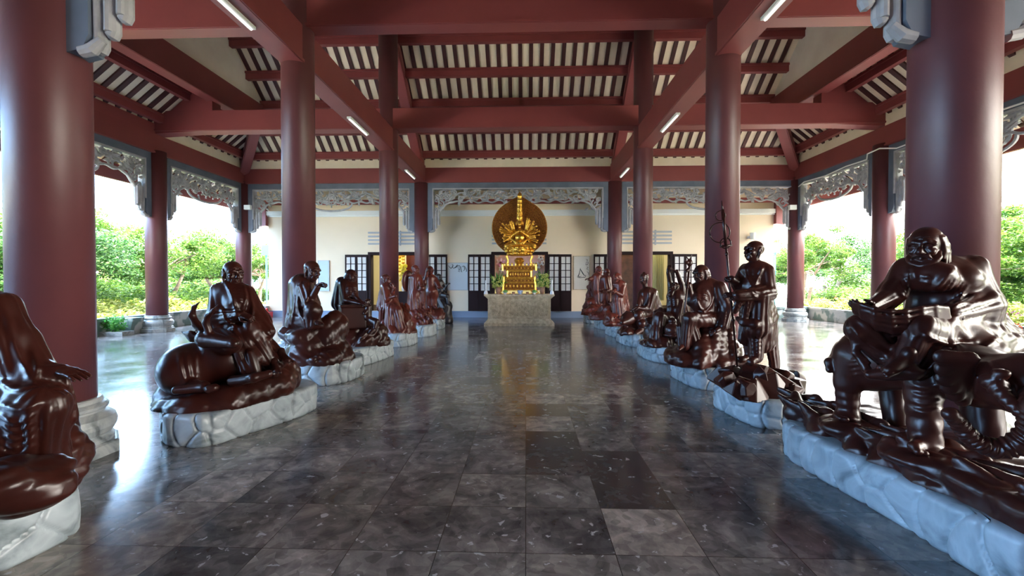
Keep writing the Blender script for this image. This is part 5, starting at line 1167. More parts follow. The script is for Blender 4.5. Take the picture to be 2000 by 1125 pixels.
# ---------- L1: hooded figure cut by the left edge ----------
def L1_():
    f = Fig(2.45, 'long haired seated statue with outstretched hand and draped cloth, cut by the left edge', vox=.0105); p = f.p; S = f.S
    S.cone(p(-40, 680, .1), p(-30, 800, .1), .22, .27, .07, fl=(9, .01)); S.ell(p(0, 690, .05), (.20, .17, .13), k=.07)
    # hair/hood falling on the shoulder
    S.cone(p(5, 600, .0), p(20, 660, -.02), .085, .095, .05, fl=(11, .010)); S.cone(p(20, 655, -.02), p(28, 720, -.06), .09, .06, .04, fl=(11, .010)); 
    # arm (his left) resting
    S.cone(p(45, 672, .0), p(72, 735, -.02), .082, .088, .05, fl=(7, .006)); S.cone(p(72, 732, -.03), p(118, 724, -.02), .075, .042, .04, fl=(7, .006))
    # cloth and sleeve hanging from the forearm
    S.cone(p(95, 738, -.02), p(112, 790, .0), .06, .07, .04, fl=(9, .016), sq=((0, 1, 0), .7)); S.cone(p(122, 738, .0), p(132, 812, .02), .035, .05, .03, fl=(9, .012), sq=((0, 1, 0), .6)); S.cone(p(134, 812, .02), p(128, 846, .02), .05, .018, .03, sq=((0, 1, 0), .6))
    S.cone(p(70, 745, -.02), p(60, 800, -.08), .10, .13, .05, fl=(9, .016))
    # thighs, robe down
    S.cone(p(-20, 790, .0), p(85, 790, -.12), .16, .10, .06, rg=(p(20, 700), 50, .007)); S.cone(p(84, 795, -.12), p(70, 880, -.10), .095, .085, .04, fl=(9, .014)); S.cone(p(20, 810, -.1), p(40, 920, -.1), .14, .15, .05, fl=(11, .018)); S.cone(p(90, 800, -.05), p(96, 900, .0), .085, .09, .04, fl=(9, .016))
    S.fold([p(0, 790, -.24), p(40, 800, -.25), p(80, 786, -.21)], .012, k=.014); S.fold([p(0, 745, -.14), p(30, 760, -.20), p(66, 752, -.17)], .012, k=.014)
    for i in range(5): S.fold([p(0, 812+i*16, -.24), p(30, 828+i*16, -.26), p(60, 812+i*15, -.22)], .010, k=.014)
    S.fold([p(66, 690, -.08), p(72, 720, -.11), p(64, 748, -.13)], .010, k=.014); S.fold([p(28, 668, -.1), p(40, 700, -.13), p(62, 742, -.14)], .011, k=.014)
    f.addm(head(p(-18, 612, .02), (.75, -.62, .05), 1.1, .006, hair=.10))
    f.addm(hand(p(116, 722, -.02), nrm(p(155, 731, -.04)-p(116, 722, -.02)), (0, -.25, 1), 1.0, .0045, curl=.22, side=1, spread=.2))
    base = p(20, 940, 0); t = f.finish((base[0], base[1], .3))
    K = SDF(.0125); zb = .28
    for px, py, dy, r in ((30, 920, .05, (.25, .28, .14)), (85, 905, .05, (.12, .2, .16)), (100, 930, .05, (.07, .12, .10)), (-30, 930, 0, (.3, .4, .2)), (20, 940, -.3, (.25, .2, .12)), (75, 880, .15, (.14, .15, .25)), (50, 945, -.12, (.16, .16, .10)), (10, 860, .1, (.3, .3, .3))):
        K.ell(p(px, py, dy), r, k=.05)
    f.part('rock_base', K.mesh(floor=zb, noise=fbm(22, 8, .025)))
    plinth([(-2.92, 1.5), (-2.88, 2.2), (-2.80, 2.66), (-2.95, 2.80), (-3.5, 2.95), (-3.95, 2.7), (-4.0, 1.9), (-3.7, 1.35)], .29, 'pale marble plinth at the lower left corner under the long haired statue', 32, cell=.34)
# ---------- L3: crouching bald monk ----------
def L3_():
    f = Fig(7.0, 'hunched bald monk statue with raised knee and hand near his chin, third on left', vox=.0145); p = f.p; S = f.S
    S.cone(p(590, 556), p(596, 596), .18, .22, .07, fl=(9, .012)); S.ell(p(590, 556), (.18, .16, .12), k=.06); S.cone(p(584, 560, .02), p(578, 628, .02), .14, .14, .06, fl=(11, .022)); S.cone(p(578, 625, .0), p(572, 638, .0), .15, .13, .04, fl=(9, .018))
    # arm leaning on knee, forearm up
    S.cone(p(596, 562, -.15), p(602, 594, -.22), .095, .085, .04, fl=(7, .012)); S.cone(p(602, 594, -.22), p(621, 560, -.22), .06, .045, .03)
    S.cone(p(606, 580, -.15), p(612, 600, -.12), .08, .09, .04)
    # raised knee
    S.ell(p(612, 606, -.28), (.13, .13, .13), k=.04); S.cone(p(612, 606, -.25), p(608, 634, -.22), .115, .10, .04, fl=(9, .016)); S.cone(p(590, 620, -.1), p(615, 632, -.2), .16, .09, .06, rg=(p(600, 580), 35, .01)); S.cone(p(585, 634, -.05), p(625, 636, -.15), .09, .06, .04)
    S.fold([p(598, 548, -.1), p(600, 580, -.24), p(588, 600, -.28)], .015, k=.016); S.fold([p(582, 560, -.16), p(582, 600, -.24), p(594, 632, -.28)], .015, k=.016); S.fold([p(576, 580, -.14), p(572, 610, -.16), p(568, 634, -.18)], .015, k=.016)
    S.cone(p(604, 540), p(600, 552), .07, .09, .04)
    f.addm(head(p(609, 529, -.05), (.85, -.45, -.22), 1.28, .0065, ear=1.2, brow=1.2))
    f.addm(hand(p(621, 558, -.22), v3(.8, -.1, .35), (-.2, .2, 1), 1.1, .0075, curl=1.0)); f.addm(foot(p(612, 634, -.24), v3(.85, -.5, 0), 1.1, .009))
    base = p(620, 700); t = f.finish((base[0], base[1], .3))
    bl = [(p(590, 655, -.1), (.26, .25, .14)), (p(570, 652, .0), (.14, .2, .10)), (p(600, 680, -.1), (.26, .26, .26)), (p(580, 695, .0), (.14, .25, .22)), (p(605, 705, -.25), (.3, .2, .13)), (p(640, 700, -.1), (.28, .28, .16)), (p(665, 700, .1), (.2, .25, .17)), (p(640, 660, .05), (.16, .2, .3)), (p(652, 640, .15), (.18, .16, .24)), (p(670, 690, .2), (.14, .2, .2)), (p(625, 645, .1), (.16, .16, .14))]
    f.part('rock_base', rock_sdf(bl, .29, .018, fbm(23, 6, .035)))
    plinth([(-3.95, 7.3), (-3.9, 6.85), (-3.5, 6.55), (-3.05, 6.55), (-2.8, 6.85), (-2.74, 7.4), (-2.9, 7.75), (-3.5, 7.9)], .33, 'pale marble plinth under the hunched bald monk', 33)
# ---------- L4: thin man with chest ----------
def L4_():
    f = Fig(8.8, 'thin ribbed monk statue leaning on a square chest beside a small figure', vox=.0165); p = f.p; S = f.S
    S.cone(p(680, 556), p(678, 592), .16, .17, .06, fl=(7, .006)); S.ell(p(678, 553), (.19, .13, .09), k=.05); S.cone(p(668, 552, .02), p(664, 592, .05), .12, .16, .05, fl=(9, .018)); S.ell(p(685, 568, -.08), (.13, .11, .18), k=.05)
    S.cone(p(670, 556, -.1), p(675, 586, -.18), .07, .06, .04); S.cone(p(675, 586, -.18), p(700, 592, -.28), .052, .038, .03); S.cone(p(693, 556, -.02), p(695, 580, -.14), .06, .052, .03); S.cone(p(695, 580, -.14), p(705, 590, -.24), .048, .036, .02)
    ribs(S, p(687, 562, -.185), (.4, -.9, 0), (0, 0, 1), .09, 5, .045, .014); S.cone(p(683, 542), p(681, 552), .055, .07, .04)
    f.addm(head(p(686, 540, -.02), (.85, -.5, -.12), 1.15, .0075, hair=.05, beard=.03, brow=1.4))
    f.addm(hand(p(700, 592, -.28), v3(1, -.1, -.1), (0, -.2, 1), 1.05, .009, curl=.5)); f.addm(hand(p(705, 590, -.24), v3(1, -.2, -.2), (0, -.2, 1), 1.05, .009, curl=.5))
    base = p(705, 680); t = f.finish((base[0], base[1], .3))
    q = SDF(.015); c = p(688, 618, -.12); R_ = np.array(Matrix.Rotation(.5, 3, 'Z')); q.box(c, (.24, .26, .22), R_, .02); q.box(c+v3(0, 0, .22), (.26, .28, .025), R_, .02); f.part('square_chest', q.mesh())
    c = Fig(8.6, '', vox=.012); S2 = c.S; g = c.p
    S2.cone(g(719, 600), g(718, 618), .07, .08, .03); S2.cone(g(720, 602), g(712, 612, -.1), .03, .03, .02); S2.cone(g(718, 622), g(735, 628, -.05), .06, .05, .03); S2.cone(g(735, 628, -.05), g(732, 640, -.1), .045, .035, .02); S2.cone(g(716, 596), g(710, 598, -.08), .028, .025, .02); S2.ell(g(732, 630), (.1, .08, .08), k=.05)
    m = [S2.mesh(), head(g(718, 591), (-.5, -.85, .1), .62, .006)]; V, Q = joinm(m); obj('small_figure', V, Q, f.wood, t, smooth=True)
    bl = [(p(700, 665, -.1), (.36, .28, .2)), (p(690, 675, -.2), (.25, .2, .16)), (p(725, 665, .0), (.3, .28, .2)), (p(735, 655, .1), (.2, .2, .22)), (p(715, 648, .0), (.25, .25, .15)), (p(740, 672, .1), (.15, .2, .14)), (p(690, 650, .1), (.3, .25, .25))]
    f.part('rock_base', rock_sdf(bl, .29, .02, fbm(24, 8, .04)))
    plinth([(-3.6, 8.9), (-3.5, 8.2), (-3.2, 7.98), (-3.0, 8.3), (-2.86, 9.0), (-2.84, 9.5), (-3.2, 9.7), (-3.7, 9.5)], .33, 'pale marble plinth under the monk with the square chest', 34)
def L5_():
    f = Fig(11.0, 'slender seated monk statue looking up, hand at chin, below the slim left column', vox=.019, wood='woodred'); p = f.p; S = f.S
    S.cone(p(757, 560), p(760, 595), .14, .17, .06, fl=(9, .012)); S.ell(p(757, 560), (.16, .13, .1), k=.05); S.cone(p(750, 562, .05), p(745, 598, .1), .09, .13, .05, fl=(9, .02))
    S.cone(p(752, 562, -.1), p(756, 585, -.2), .08, .07, .04); S.cone(p(757, 584, -.2), p(772, 578, -.25), .05, .04, .03); S.cone(p(768, 572, -.1), p(770, 562, -.15), .05, .04, .03); S.cone(p(766, 580), p(772, 600), .10, .12, .05, fl=(9, .02))
    S.cone(p(760, 598), p(775, 606, -.25), .15, .11, .05); S.cone(p(775, 606, -.25), p(782, 640, -.25), .12, .13, .05, fl=(9, .03)); S.cone(p(765, 605, -.2), p(765, 645, -.2), .16, .18, .05, fl=(11, .035))
    S.cone(p(749, 605, -.05), p(745, 630, 0), .1, .07, .04, fl=(9, .02)); S.cone(p(750, 634, -.1), p(742, 656, -.15), .07, .04, .03)
    f.addm(head(p(754, 546), (.85, -.3, .30), 1.12, .0085)); f.addm(hand(p(769, 563, -.15), v3(-.1, 0, 1), (.9, -.2, 0), 1.1, .01, curl=.9))
    base = p(775, 655); t = f.finish((base[0], base[1], .3))
    bl = [(p(770, 645, -.1), (.38, .28, .22)), (p(785, 635, .0), (.25, .28, .3)), (p(792, 650, .0), (.2, .3, .16)), (p(760, 650, -.1), (.3, .25, .15)), (p(795, 640, .1), (.12, .2, .2)), (p(782, 612, .2), (.2, .2, .22))]
    f.part('rock_base', rock_sdf(bl, .29, .022, fbm(25, 9, .05)))
    plinth([(-3.65, 11.2), (-3.6, 10.7), (-3.3, 10.45), (-3.0, 10.5), (-2.82, 10.8), (-2.80, 11.5), (-3.2, 11.7)], .33, 'pale marble plinth under the monk looking up', 35)
def L6_():
    f = Fig(13.0, 'bearded monk statue with a round hat on his back, holding a pearl', vox=.02, wood='woodred'); p = f.p; S = f.S
    S.cone(p(813, 544), p(812, 575), .16, .19, .06, fl=(9, .016)); S.ell(p(812, 542), (.19, .13, .1), k=.05); S.cone(p(812, 575), p(813, 606), .20, .20, .05, fl=(13, .035)); S.cone(p(804, 545), p(803, 604, .05), .09, .11, .05, fl=(9, .025))
    S.cone(p(821, 546, -.05), p(824, 560, -.2), .07, .06, .04); S.cone(p(824, 560, -.2), p(823, 562, -.3), .05, .05, .03); S.ell(p(825, 563, -.25), (.09, .09, .09), k=.01); S.cone(p(826, 570, -.1), p(826, 606, -.05), .07, .06, .04, fl=(7, .03))
    f.addm(head(p(811, 527), (.85, -.45, -.1), 1.15, .009, beard=.12)); f.addm(foot(p(824, 610, -.1), v3(.8, -.5, 0), 1.3, .012)); f.addm(hand(p(820, 566, -.25), v3(.9, -.3, 0), (0, -1, .2), 1.1, .011, curl=.5))
    base = p(818, 640); t = f.finish((base[0], base[1], .3))
    q = SDF(.02); c = p(797, 549, .18); R_ = frame((-.75, .65, .05)); q.ell(c, (.07, .22, .33), R_); q.ell(c+R_[:, 0]*.05, (.05, .12, .18), R_, .03); f.part('round_hat', q.mesh())
    bl = [(p(815, 630, -.1), (.32, .28, .2)), (p(828, 625, .0), (.22, .25, .22)), (p(805, 630, .1), (.22, .25, .26)), (p(822, 614, -.05), (.28, .2, .08))]
    f.part('rock_base', rock_sdf(bl, .29, .024, fbm(26, 9, .05)))
    plinth([(-3.4, 13.3), (-3.35, 12.6), (-3.1, 12.35), (-2.85, 12.4), (-2.70, 12.7), (-2.70, 13.4), (-3.0, 13.6)], .33, 'pale marble plinth sixth from the camera in the left row', 36)
def L7_():
    f = Fig(14.9, 'standing monk statue with one hand raised to his head, left of the blackened figure', vox=.022, wood='woodred'); p = f.p; S = f.S
    S.cone(p(841, 544), p(842, 572), .17, .2, .06, fl=(9, .012)); S.ell(p(841, 543), (.2, .14, .1), k=.05); S.cone(p(838, 572), p(836, 602), .13, .10, .05, fl=(9, .02)); S.cone(p(847, 572), p(847, 602), .13, .10, .05, fl=(9, .02))
    S.cone(p(834, 543), p(829, 552, -.1), .085, .09, .04); S.cone(p(829, 552, -.1), p(834, 532, -.15), .06, .05, .03); S.cone(p(829, 545, .0), p(831, 572, .05), .09, .09, .05, fl=(7, .02)); S.cone(p(850, 545), p(857, 560, -.15), .08, .08, .04); S.cone(p(844, 570, -.05), p(848, 576), .2, .16, .04)
    f.addm(head(p(840, 528), (.8, -.5, -.1), 1.2, .010, hair=.02)); f.addm(hand(p(834, 533, -.15), v3(.3, .2, 1), (-.8, 0, .3), 1.1, .012, curl=.6)); f.addm(hand(p(857, 560, -.15), v3(1, -.2, 0), (0, 0, 1), 1.1, .012, curl=.6))
    for x in (837, 848): f.addm(foot(p(x, 602, -.05), v3(.5, -.85, 0), 1.2, .013))
    base = p(850, 628); t = f.finish((base[0], base[1], .3))
    bl = [(p(848, 618, 0), (.28, .3, .24)), (p(857, 615, -.05), (.16, .2, .24)), (p(841, 612, .1), (.2, .25, .22))]
    f.part('rock_base', rock_sdf(bl, .29, .026, fbm(27, 9, .05)))
    plinth([(-3.35, 15.2), (-3.3, 14.6), (-3.1, 14.35), (-2.85, 14.35), (-2.78, 14.7), (-2.78, 15.2), (-3.0, 15.4)], .33, 'pale marble plinth seventh from the camera in the left row', 37)
def L8_():
    f = Fig(16.6, 'blackened seated statue with a pointed shoe, farthest in the left row', vox=.022, wood='woodblack'); p = f.p; S = f.S
    S.cone(p(858, 552), p(860, 575), .15, .18, .06, fl=(7, .01)); S.ell(p(858, 552), (.18, .13, .09), k=.05); S.cone(p(864, 554), p(869, 566, -.1), .07, .06, .04); S.cone(p(869, 566, -.1), p(872, 558, -.2), .05, .04, .02); S.cone(p(852, 554), p(850, 566), .07, .06, .03); S.cone(p(850, 566), p(857, 572, -.2), .05, .04, .03)
    S.cone(p(860, 576), p(873, 578, -.2), .13, .09, .05); S.cone(p(873, 578, -.2), p(876, 592, -.2), .075, .055, .03); S.cone(p(876, 593, -.2), p(882, 596, -.25), .045, .025, .02); S.cone(p(858, 580), p(866, 600, -.1), .14, .14, .05, fl=(7, .02))
    f.addm(head(p(857, 542), (.75, -.6, 0), 1.15, .011, hair=.04)); f.addm(hand(p(872, 558, -.2), v3(.6, -.1, .6), (0, -.4, .8), 1.1, .012, curl=.6))
    base = p(867, 625); t = f.finish((base[0], base[1], 0))
    bl = [(v3(base[0]-.02, base[1], .35), (.26, .26, .42)), (v3(base[0], base[1], .1), (.30, .28, .2)), (v3(base[0]+.02, base[1], .65), (.24, .22, .2))]
    f.part('dark_pedestal', rock_sdf(bl, 0.0, .026, fbm(28, 5, .03)))
import time
for fn in (R1_, R2, R3_, R4_, R5_, R6_, R7_, R8_, L1_, L2_, L3_, L4_, L5_, L6_, L7_, L8_):
    _t = time.time(); fn(); print(fn.__name__, round(time.time()-_t, 1), 's')
# ================= altar and golden statue =================
YA = 15.6
def A(px, py, dy=0.0): return at(px, py, YA+dy)
xc = float(A(1014, 600)[0]); zt = float(A(1014, 575)[2])
al = thing('stone_altar', 'carved stone altar table under the golden many armed statue', 'altar', (xc, YA+.55, 0))
q = MB()
def slabz(z0, z1, hw0, hw1, d0, d1):
    ya = YA+.55; V = [(xc+sx*(hw0 if z == z0 else hw1), ya+sy*(d0 if z == z0 else d1), z) for z in (z0, z1) for sx, sy in ((-1, -1), (1, -1), (1, 1), (-1, 1))]
    q.add(V, [(3, 2, 1, 0), (4, 5, 6, 7)]+[(i, (i+1) % 4, (i+1) % 4+4, i+4) for i in range(4)])
W1 = (1083-945)/2/F*YA
slabz(0, .10, W1, W1, .55, .55); slabz(.10, .24, W1*.98, W1*.90, .54, .48); slabz(.24, zt-.16, W1*.895, W1*.895, .47, .47); slabz(zt-.16, zt-.06, W1*.90, W1*.985, .48, .54); slabz(zt-.06, zt, W1, W1, .55, .55)
q.build('body', M['altar'], al)
q = MB(); hw = W1*.895; yf = YA+.08
for x0, x1 in ((-.46, .46), (-.92, -.56), (.56, .92)):
    a, b = xc+x0*hw, xc+x1*hw; z0, z1 = .30, zt-.20
    for u0, u1, w0, w1 in ((a, b, z0, z0+.035), (a, b, z1-.035, z1), (a, a+.035, z0+.035, z1-.035), (b-.035, b, z0+.035, z1-.035)): q.box(u0, u1, yf-.045, yf+.02, w0, w1)
q.build('panel_mouldings', M['altar'], al)
rr = random.Random(9); q = MB()
for x0, x1, n in ((-.42, .42, 60), (-.88, -.60, 22), (.60, .88, 22)):
    a, b = xc+x0*hw, xc+x1*hw; z0, z1 = .36, zt-.26
    for k in range(n):
        cx, cz = rr.uniform(a+.05, b-.05), rr.uniform(z0+.04, z1-.04); pts = spiral((cx, cz), rr.uniform(.04, .08), .9, rr.uniform(0, 6.28), rr.choice((-1, 1)), 9, .012)
        q.tube([(min(max(p_[0], a), b), yf-.005, min(max(p_[2], z0), z1)) for p_ in pts], np.linspace(.020, .009, len(pts)), 5)
        q.ball((rr.uniform(a, b), yf-.005, rr.uniform(z0, z1)), rr.uniform(.014, .03), 6)
for k in range(12): q.box(xc-W1*.92+k*W1*.167, xc-W1*.92+k*W1*.167+.05, YA-.012, YA+.01, .035, .06)
q.build('relief_carving', M['altar'], al, smooth=True)
# golden tiered stand
st = thing('golden_stand', 'tiered gilded stand on the altar carrying the golden statue', 'stand', (xc, YA+.55, zt), None)
ya = YA+.55; px2m = YA*1.035/F
def Zg(py): return float(at(1014, py, ya)[2])
q = MB(); qd = MB()
def tier(pyt, pyb, wpx, d, mb=q): hw_ = wpx/2*px2m; mb.box(xc-hw_, xc+hw_, ya-d, ya+d, Zg(pyb), Zg(pyt))
tier(564.5, 567, 70, .34); tier(553, 564.5, 62, .30, qd); tier(550, 553, 66, .33); tier(546, 550, 62, .30, qd); tier(543, 546, 60, .30); tier(541, 543, 56, .27); tier(531, 541, 44, .22, qd); tier(529.5, 531.5, 48, .24); tier(527, 529.5, 52, .26); tier(521.5, 527, 60, .30, qd); tier(519.5, 521.5, 64, .33)
z0, z1 = Zg(575), Zg(567)
for s in (-1, 1):
    for u in (22, 33): 
        q.tube([(xc+s*u*px2m, ya-.30, z1-.01), (xc+s*(u+4)*px2m, ya-.32, (z0+z1)/2), (xc+s*(u-1)*px2m, ya-.30, z0+.02), (xc+s*(u-6)*px2m, ya-.30, z0+.03)], .022, 8)
    for pyt, pyb, u, d in ((550, 567, 31, .32), (541, 553, 30, .32), (529, 541.5, 23, .24), (517, 529, 32, .32)): q.tube([(xc+s*u*px2m, ya-d, Zg(pyb)), (xc+s*u*px2m, ya-d, Zg(pyt))], .035, 8); q.ball((xc+s*u*px2m, ya-d, Zg(pyt)+.02), .04, 8)
for k in range(9): q.tube([(xc+(k-4)*7*px2m, ya-.32, Zg(519.5)), (xc+(k-4)*7*px2m, ya-.32, Zg(516))], .022, 6); q.ball((xc+(k-4)*7*px2m, ya-.32, Zg(515.5)), .03, 6)
for pyt, pyb, u, d in ((553, 564.5, 29, .30), (531, 541, 20, .22), (521.5, 527, 28, .30), (546, 550, 29, .30)):
    for k in range(8):
        x = xc+(k-3.5)/3.5*u*.85*px2m; q.ball((x, ya-d, (Zg(pyt)+Zg(pyb))/2), (.032, .02, min(.05, (Zg(pyt)-Zg(pyb))*.32)), 8)
q.build('gilded_mouldings', M['gold'], st); qd.build('carved_tiers', M['golddark'], st)
for s in (-1, 1): q = MB(); q.tube([(xc+s*24*px2m, ya-.1, Zg(520)), (xc+s*22*px2m, ya-.1, Zg(509)), (xc+s*25*px2m, ya-.1, Zg(500))], [.05, .035, .05], 10); q.build('support_post', M['gold'], st)
q = MB()
q.lathe([(.16, 0), (.10, .06), (.14, .14), (.17, .22), (.11, .30)], (xc, ya, Zg(519.5)), 16)
for k in range(10): q.ball((xc+.13*math.cos(k*.63), ya+.13*math.sin(k*.63), Zg(510)), .05, 8)
q.build('pedestal', M['gold'], st)
# statue
gs = thing('golden_statue', 'golden many armed seated deity statue with a round halo of hands', 'statue', (xc, ya, Zg(500)))
zh = Zg(444); RH_ = (1070-963)/2*px2m
# lotus seat
q = MB(); zb0 = Zg(500)
q.lathe([(.30, 0), (.38, .04), (.36, .08), (.44, .16), (.46, .26), (.40, .30)], (xc, ya-.02, zb0), 24)
for row, (z, r, n, s) in enumerate(((.07, .41, 16, .07), (.17, .48, 18, .075), (.27, .50, 18, .08))):
    for k in range(n):
        a = 2*PI*(k+.5*(row % 2))/n; q.ball((xc+r*math.cos(a), ya-.02+r*.8*math.sin(a), zb0+z), (s, s, s*.85), 8)
q.build('lotus_seat', M['gold'], gs, smooth=True)
# halo disc, leaf shaped point on top
out = []
for k in range(72):
    a = 2*PI*k/72; r = RH_; x, z = r*math.cos(a), r*math.sin(a); 
    tip = max(0, 1-abs(a-PI/2)/.42); z += .14*tip**1.0 if tip > 0 else 0
    out.append((x, z))
q = MB(); q.prism([(xc+x, ya+.16, zh+z) for x, z in out][::-1], (0, .06, 0))
q.build('halo_disc', mat('dark_amber_halo', (.30, .10, .02), .4, metal=.6), gs)
q = MB()
q.tube([(xc+x, ya+.14, zh+z) for x, z in out]+[(xc+out[0][0], ya+.14, zh+out[0][1])], .022, 7)
rr = random.Random(3)
NR = 7
for ring in range(NR):
    r = RH_*(.50+.47*ring/(NR-1)); n = int(2*PI*r/.052)
    for k in range(n):
        a = 2*PI*(k+.5*(ring % 2))/n; x, z = math.cos(a), math.sin(a)
        L = .055; c_ = np.array((xc+x*r, ya+.13-.01*ring, zh+z*r)); d_ = np.array((x, -.15, z))
        q.tube([c_-d_*L, c_, c_+d_*L*.6], [.008, .015, .007], 5)
q.build('halo_hands', M['golddark'], gs, smooth=True)
# body with stacked heads and arms
S = SDF(.012)
def G(px, py, dy=0.0): return at(px, py, ya+dy)+np.array((0, 0, 0))
S.ell(G(1015, 479, -.10), (.40, .25, .10), k=.05); S.cone(G(990, 481, -.25), G(1015, 476, -.3), .10, .09, .05, fl=(9, .01)); S.cone(G(1042, 481, -.25), G(1015, 476, -.3), .10, .09, .05, fl=(9, .01))
S.cone(G(1015, 470, -.08), G(1015, 455, -.08), .17, .15, .06, fl=(9, .01)); S.ell(G(1015, 452, -.08), (.19, .12, .09), k=.05); S.cone(G(1015, 447, -.08), G(1015, 442, -.08), .05, .05, .02)
S.ell(G(1015, 464, -.34), (.165, .10, .14), k=.015)
for s in (-1, 1):
    S.tube([G(1015+s*11, 452, -.1), G(1015+s*15, 461, -.2), G(1015+s*2, 452, -.38)], [.055, .045, .032], .02)
    S.tube([G(1015+s*10, 452, -.1), G(1015+s*17, 466, -.2), G(1015+s*6, 474, -.38)], [.055, .045, .035], .02)
rr = random.Random(5)
for s in (-1, 1):
    for k in range(20):
        a = -1.0+2.35*(k/19); rad = rr.uniform(.36, .58)*RH_*2*.78; dy = -.05-.22*rr.random()
        x0, z0 = 10*s, 456; x1 = 1015+s*(8+math.cos(a)*rad/px2m*.62); z1 = 455-math.sin(a)*rad/px2m*.62
        xm = (1015+x0+x1)/2; zm = (z0+z1)/2+rr.uniform(1, 5)
        S.tube([G(1015+x0, z0, -.05), G(xm, zm, dy), G(x1, z1, dy-.05)], [.04, .03, .022], .01)
        S.ell(G(x1+s*1.5*math.cos(a), z1-1.5*math.sin(a), dy-.06), (.032, .03, .04), k=.01)
# heads tower
S.ell(G(1015, 435, -.12), (.105, .11, .13), k=.02); S.ell(G(1015, 438, -.22), (.05, .03, .06), k=.03)
for s in (-1, 1): S.ell(G(1015+s*6.5, 436, -.1), (.03, .03, .09), k=.01)
z = 427.0; w = .12
for i in range(6):
    S.cone(G(1015, z, -.11), G(1015, z-5.5, -.11), w, w*.93, .015)
    for k in (-1, 0, 1): S.ell(G(1015+k*w/px2m*.62, z-3, -.11-w*.75*(1 if k == 0 else .7)), (.032, .03, .045), k=.01)
    z -= 8.2; w *= .93
S.cone(G(1015, z+2, -.1), G(1015, z-3, -.1), .06, .02, .02)
V, Q = S.mesh(); obj('seated_deity', V, Q, M['gold'], gs, smooth=True)
# objects on the altar
yt = YA+.12
def onalt(px, dy=0.0): return float(at(px, 575, YA+.12+dy)[0])
M['porc'] = mat('white_porcelain', (.75, .75, .78), .2); M['blueporc'] = noisy('blue_patterned_porcelain', (.10, .16, .40), (.6, .65, .75), 30, .25); M['greenm'] = mat('green_glass', (.12, .28, .07), .25); M['terra'] = mat('terracotta', (.30, .15, .09), .6)
for px, lab in ((949, 'white candlestick at the left end of the altar'), (1078, 'white candlestick at the right end of the altar')):
    x = onalt(px); t = thing('candlestick', lab, 'candlestick', (x, yt, zt), 'candlesticks on the altar')
    q = MB(); q.lathe([(.075, 0), (.075, .03), (.06, .10), (.035, .13)], (x, yt, zt), 20); ho = q.build('holder', M['porc'], t, smooth=False)
    q = MB(); q.tube([(x, yt, zt+.12), (x, yt, zt+.50)], .024, 10); q.build('candle', M['porc'], ho)
for px, mt, lab in ((1016, 'blueporc', 'blue and white incense bowl at the centre of the altar'), (987, 'greenm', 'green offering dish left of the incense bowl'), (1044, 'greenm', 'green offering dish right of the incense bowl')):
    x = onalt(px); t = thing('offering_bowl', lab, 'bowl', (x, yt, zt))
    q = MB(); q.lathe([(.06, 0), (.05, .02), (.09, .06), (.105, .12), (.095, .15), (.08, .14)] if mt == 'blueporc' else [(.05, 0), (.035, .03), (.09, .05), (.095, .06)], (x, yt, zt), 20); q.build('bowl', M['blueporc' if mt == 'blueporc' else 'porc'], t, smooth=True)
    if mt == 'greenm': q = MB(); q.ball((x, yt, zt+.10), (.085, .085, .065), 14); q.build('green_contents', M['greenm'], t, smooth=True)
for px, lab in ((1003, 'small brown cup between green dish and incense bowl'), (1030, 'small brown cup right of the incense bowl')):
    x = onalt(px); q = MB(); q.lathe([(.04, 0), (.055, .08), (.05, .09)], (x, yt, zt), 14); tagp(q.build('offering_cup', M['terra'], loc=(x, yt, zt)), lab, 'cup', 'brown cups on the altar')
M['yg'] = leafmat('yellow_green_flowers', (.42, .52, .10), (.62, .68, .18), (.80, .80, .35))
def arrangement(px, py, w, h, label, lily):
    x = onalt(px, .1); y = yt+.15; c_ = at(px, py, y); t = thing('flower_arrangement', label, 'flowers', (x, y, zt))
    q = MB(); q.lathe([(.06, 0), (.09, .1), (.075, .2), (.10, .26)], (x, y, zt), 16); q.build('vase', M['terra'], t)
    r = random.Random(px); q = MB(); s = MB()
    for k in range(70):
        a = r.uniform(0, 6.28); u = r.random()**.5; p_ = np.array((x+w*u*math.cos(a), y+.18*u*math.sin(a), c_[2]+h*r.uniform(-.5, .5)))
        for j in range(5):
            an = j*1.26+r.uniform(0, 1); q.ball(p_+np.array((.032*math.cos(an), -.01, .032*math.sin(an))), (.026, .012, .022), 5)
    for k in range(46):
        a = r.uniform(.2, PI-.2); L = r.uniform(.35, .75); b_ = np.array((x, y, zt+.25)); d_ = np.array((math.cos(a)*.6, r.uniform(-.25, .25), math.sin(a))); sd = np.array((.022, 0, .0))
        m_ = b_+d_*L*.5+np.array((0, 0, .05)); e_ = b_+d_*L; s.tube([b_, m_, e_], [.008, .02, .003], 4)
    q.build('blossoms', M['yg'], t); s.build('leaves', M['leafpot'], t)
arrangement(973, 552, .26, .42, 'yellow green flower arrangement with long leaves left of the golden stand', True)
arrangement(1059, 548, .24, .46, 'yellow green flower arrangement right of the golden stand', False)
